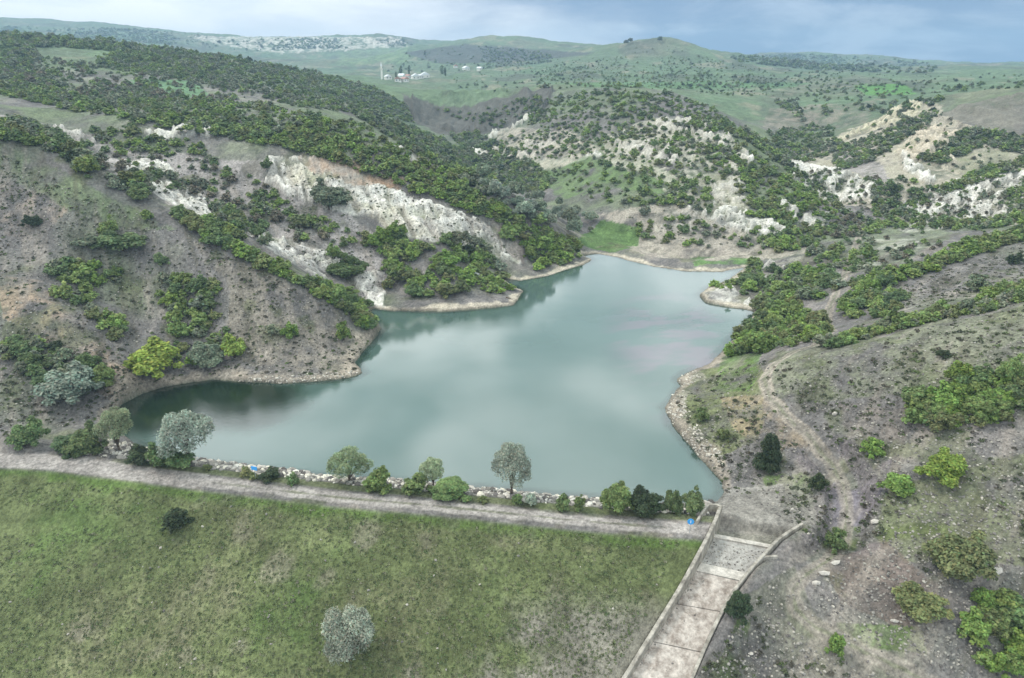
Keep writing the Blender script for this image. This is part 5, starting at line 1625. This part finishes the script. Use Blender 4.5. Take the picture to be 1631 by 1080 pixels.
# single boulders
BOULD = [(1196, 1042, 10, 'flat white block lying below the spillway in the lower right'), (1585, 912, 26, 'long pale boulder right of the broad olive bush'), (1394, 832, 14, 'pale slab at the edge of the washed-out bank'),
         (1300, 930, 16, 'lowest rock of the broken ledge beside the track'), (1312, 915, 20, 'rock in the middle of the broken ledge beside the track'), (1330, 898, 18, 'uppermost rock of the broken ledge beside the track'),
         (1425, 990, 12, 'pinkish pale rock under the low olive bush'), (1262, 812, 8, 'small pale stone on the gravel before the spillway'), (1330, 660, 12, 'grey rock beside the bend of the dirt track')]
for px, py, wpx, lab in BOULD:
    p = hit(px, py)
    s = wpx * float(np.linalg.norm(p - np.array((0, 0, CAMZ)))) / F
    V, f = stone_base(rr_)
    V = V * np.array((1, 0.7, 0.75)) * s
    me = np_mesh('boulder', V, f, {'tint': np.repeat(np.array(srgb(188, 180, 170))[None], 12, 0)}, M_STONE)
    o = link('boulder', me, None, (p[0], p[1], p[2] + 0.1 * s), lab, 'boulder', 'boulders on the right slope')
    o.rotation_euler = (0, 0, rr_.uniform(-0.4, 0.4))

# ------------------------------------------------------------------ signs, pipe, village
blue = Mat('blue_sign', 0.45, 0.4); blue.b.inputs['Base Color'].default_value = (*srgb(64, 158, 226), 1)
steel = Mat('sign_post', 0.5, 0.4); steel.b.inputs['Base Color'].default_value = (*srgb(168, 172, 176), 1); steel.b.inputs['Metallic'].default_value = 0.3
white = Mat('white_paint', 0.6, 0.3); white.b.inputs['Base Color'].default_value = (*srgb(228, 228, 224), 1)


def prism(outline, y0, y1):
    n = len(outline)
    V = np.array([(x, y0, z) for x, z in outline] + [(x, y1, z) for x, z in outline], float)
    F_ = [(i, (i + 1) % n, n + (i + 1) % n, n + i) for i in range(n)]
    tri = []
    for i in range(1, n - 1):
        tri += [(0, i, i + 1), (n, n + i + 1, n + i)]
    return V, np.array(F_), np.array(tri)


def sign(px, py, shape, label):
    p = hit(px, py)
    face = math.atan2(-p[0], p[1]) * 0 - 0.15
    e = link('sign', None, None, tuple(p), label, 'sign', None)
    e.rotation_euler = (0, 0, face)
    v, f = tube([(0, 0, -0.2), (0, 0, 1.2), (0, 0, 2.25)], [0.04, 0.04, 0.04], 8)
    link('post', np_mesh('post', v, f, None, steel.m, True), e)
    if shape == 'disc':
        outl = [(0.46 * math.cos(a), 1.95 + 0.46 * math.sin(a)) for a in np.linspace(0, 6.2832, 29)[:-1]]
    else:
        outl = [(-0.5, 1.85), (0.45, 1.74), (0.5, 2.38), (-0.45, 2.48)]
    v, q_, t_ = prism(outl, -0.10, -0.05)
    link('panel', np_mesh('panel', v, [q_, t_], None, blue.m), e)
    if shape == 'disc':
        v, q_, t_ = prism([(-0.05, 1.72), (0.05, 1.72), (0.05, 2.18), (-0.05, 2.18)], -0.115, -0.104)
        link('mark', np_mesh('mark', v, [q_, t_], None, white.m), e)


sign(1098, 849, 'disc', 'round blue sign on a thin post at the spillway end of the dam road')
sign(408, 764, 'board', 'bright blue board on a post among the stones at the lake edge')

pa_, pb_ = hit(742, 430), hit(788, 449)
v, f = tube([pa_ + (0, 0, 0.25), pa_ * 0.5 + pb_ * 0.5 + (0, 0, 0.3), pb_ + (0, 0, 0.25)], [0.32, 0.32, 0.32], 8)
link('pipe', np_mesh('pipe', v, f, None, white.m, True), label='straight white pipe lying down the bank of the peninsula', cat='pipe')
pa_, pb_ = hit(806, 474), hit(822, 481)
v, f = tube([pa_ + (0, 0, 0.1), pa_ * 0.5 + pb_ * 0.5 + (0, 0, 0.14), pb_ + (0, 0, 0.05)], [0.22, 0.2, 0.12], 6)
link('log', np_mesh('log', v, f, None, M_BARK, True), label='grey driftwood log at the water tip of the peninsula', cat='log')

plaster = Mat('white_plaster', 0.85, 0.2); plaster.b.inputs['Base Color'].default_value = (*srgb(226, 222, 214), 1)
tile = Mat('red_roof', 0.85, 0.2); tile.b.inputs['Base Color'].default_value = (*srgb(170, 132, 120), 1)
tin = Mat('pale_roof', 0.6, 0.3); tin.b.inputs['Base Color'].default_value = (*srgb(222, 222, 224), 1)
darkw = Mat('window_glass', 0.3, 0.5); darkw.b.inputs['Base Color'].default_value = (*srgb(60, 64, 70), 1)


def house(px, py, w, d, h, rz, roofm, label):
    p = hit(px, py)
    if p is None:
        return
    w, d, h = w * 0.8, d * 0.8, h * 0.8
    e = link('house', None, None, tuple(p), label, 'house', 'houses of the far village')
    e.rotation_euler = (0, 0, rz)
    v, q_, t_ = prism([(-w / 2, -2.0), (w / 2, -2.0), (w / 2, h), (-w / 2, h)], -d / 2, d / 2)
    link('wall', np_mesh('wall', v, [q_, t_], None, plaster.m), e)
    k = 0.6
    v, q_, t_ = prism([(-w / 2 - k, h + 0.01), (w / 2 + k, h + 0.01), (w / 2 + k, h + 0.2), (0, h + 0.30 * w), (-w / 2 - k, h + 0.2)], -d / 2 - k, d / 2 + k)
    link('roof', np_mesh('roof', v, [q_, t_], None, roofm.m), e)
    for sx in (-0.25, 0.25):
        v, q_, t_ = prism([(sx * w - 0.6, 1.0), (sx * w + 0.6, 1.0), (sx * w + 0.6, 2.4), (sx * w - 0.6, 2.4)], -d / 2 - 0.06, -d / 2 - 0.003)
        link('window', np_mesh('window', v, [q_, t_], None, darkw.m), e)


HS = [(618, 126, 10, 8, 3.5, 0.5, tin, 'pale house just right of the white minaret'), (634, 130, 10, 9, 4, 0.2, tile, 'red-roofed house left of the village middle'), (640, 126, 13, 9, 6, 1.4, tin, 'tall white house in the middle of the village'),
      (645, 130, 10, 8, 4, 0.9, tile, 'low red-roofed house in front of the tall white one'), (650, 125, 10, 8, 4.5, 1.2, tile, 'pinkish roofed house right of the tall white one'), (662, 126, 13, 9, 5, 0.4, tin, 'left white house of the pair right of the village middle'),
      (677, 124, 15, 9, 5, 0.3, tin, 'long white house at the right end of the village'), (669, 125, 9, 8, 4, 0.8, tin, 'small pale house left beside the long white one'), (742, 112, 13, 10, 5, 0.7, tin, 'single white house on the slope right of the village'), (726, 108, 10, 8, 4, 0.3, tile, 'single house higher on the slope right of the village'),
      (764, 112, 9, 8, 4, 1.1, tin, 'small pale shed right of the single white house')]
for a in HS:
    house(*a)
p = hit(608.5, 126)
e = link('minaret', None, None, tuple(p), 'slim white minaret at the left end of the far village', 'minaret')
v, f = tube([(0, 0, -2), (0, 0, 8), (0, 0, 15.5)], [1.2, 1.1, 1.0], 12)
link('shaft', np_mesh('shaft', v, f, None, plaster.m, True), e)
v, f = tube([(0, 0, 10.8), (0, 0, 11.4), (0, 0, 12.4)], [1.1, 1.7, 1.7], 12)
link('balcony', np_mesh('balcony', v, f, None, plaster.m, True), e)
v, f = tube([(0, 0, 15.4), (0, 0, 17.5), (0, 0, 20.0)], [1.2, 0.7, 0.05], 12)
link('spire', np_mesh('spire', v, f, None, tin.m, True), e)
for px, py, h_, lab in ((639, 124, 19, 'tallest poplar, left of the pair above the village'), (652, 123, 17, 'poplar right beside the tallest one above the village'), (704, 123, 19, 'poplar at the right end of the village'), (709, 124, 15, 'shorter poplar at the right end of the village'), (631, 126, 9, 'short poplar at the left side of the village')):
    p = hit(px, py)
    plant('poplar', 'dark green', p, h_ * 0.75, h_, 'low', 'poplar_tree', lab, 'tree', 'poplars by the far village')
for px, py, w_, lab in ((997, 70, 8, 'round tree left of the hilltop, left one of the two'), (1004, 67, 8, 'round tree left of the hilltop, right one of the two'), (1051, 66, 9, 'single dark tree on the very hilltop')):
    p = hit(px, py + 2) 
    if p is None:
        p = hit(px, py + 6)
    w = w_ * float(np.linalg.norm(p - np.array((0, 0, CAMZ)))) / F
    plant('willow', 'blackish green', p, w, w * 0.9, 'low', 'tree', lab, 'tree', 'trees on the far hilltop')

# ------------------------------------------------------------------ haze over the valley
hz = bpy.data.materials.new('haze_air')
hz.use_nodes = True
ht = hz.node_tree
ht.nodes.clear()
ho = node(ht, 'ShaderNodeOutputMaterial')
hv = node(ht, 'ShaderNodeVolumePrincipled')
hv.inputs['Color'].default_value = (0.46, 0.68, 0.90, 1)
hv.inputs['Density'].default_value = 0.00025
hv.inputs['Anisotropy'].default_value = 0.2
ht.links.new(hv.outputs[0], ho.inputs['Volume'])
zlo, zhi = float(Z.min()) - 1.0, float(max(Z.max() + 14, CAMZ + 6))
xm, ym0, ym1 = float(np.abs(X).max()) + 20, -30.0, float(Y.max()) + 20
bv = np.array([(sx * xm, y_, z_) for z_ in (zlo, zhi) for sx, y_ in ((-1, ym0), (1, ym0), (1, ym1), (-1, ym1))])
bq = np.array([(3, 2, 1, 0), (4, 5, 6, 7), (0, 1, 5, 4), (1, 2, 6, 5), (2, 3, 7, 6), (3, 0, 4, 7)])
link('haze', np_mesh('haze', bv, bq, None, hz), label='thin bluish haze filling the valley air', kind='stuff')
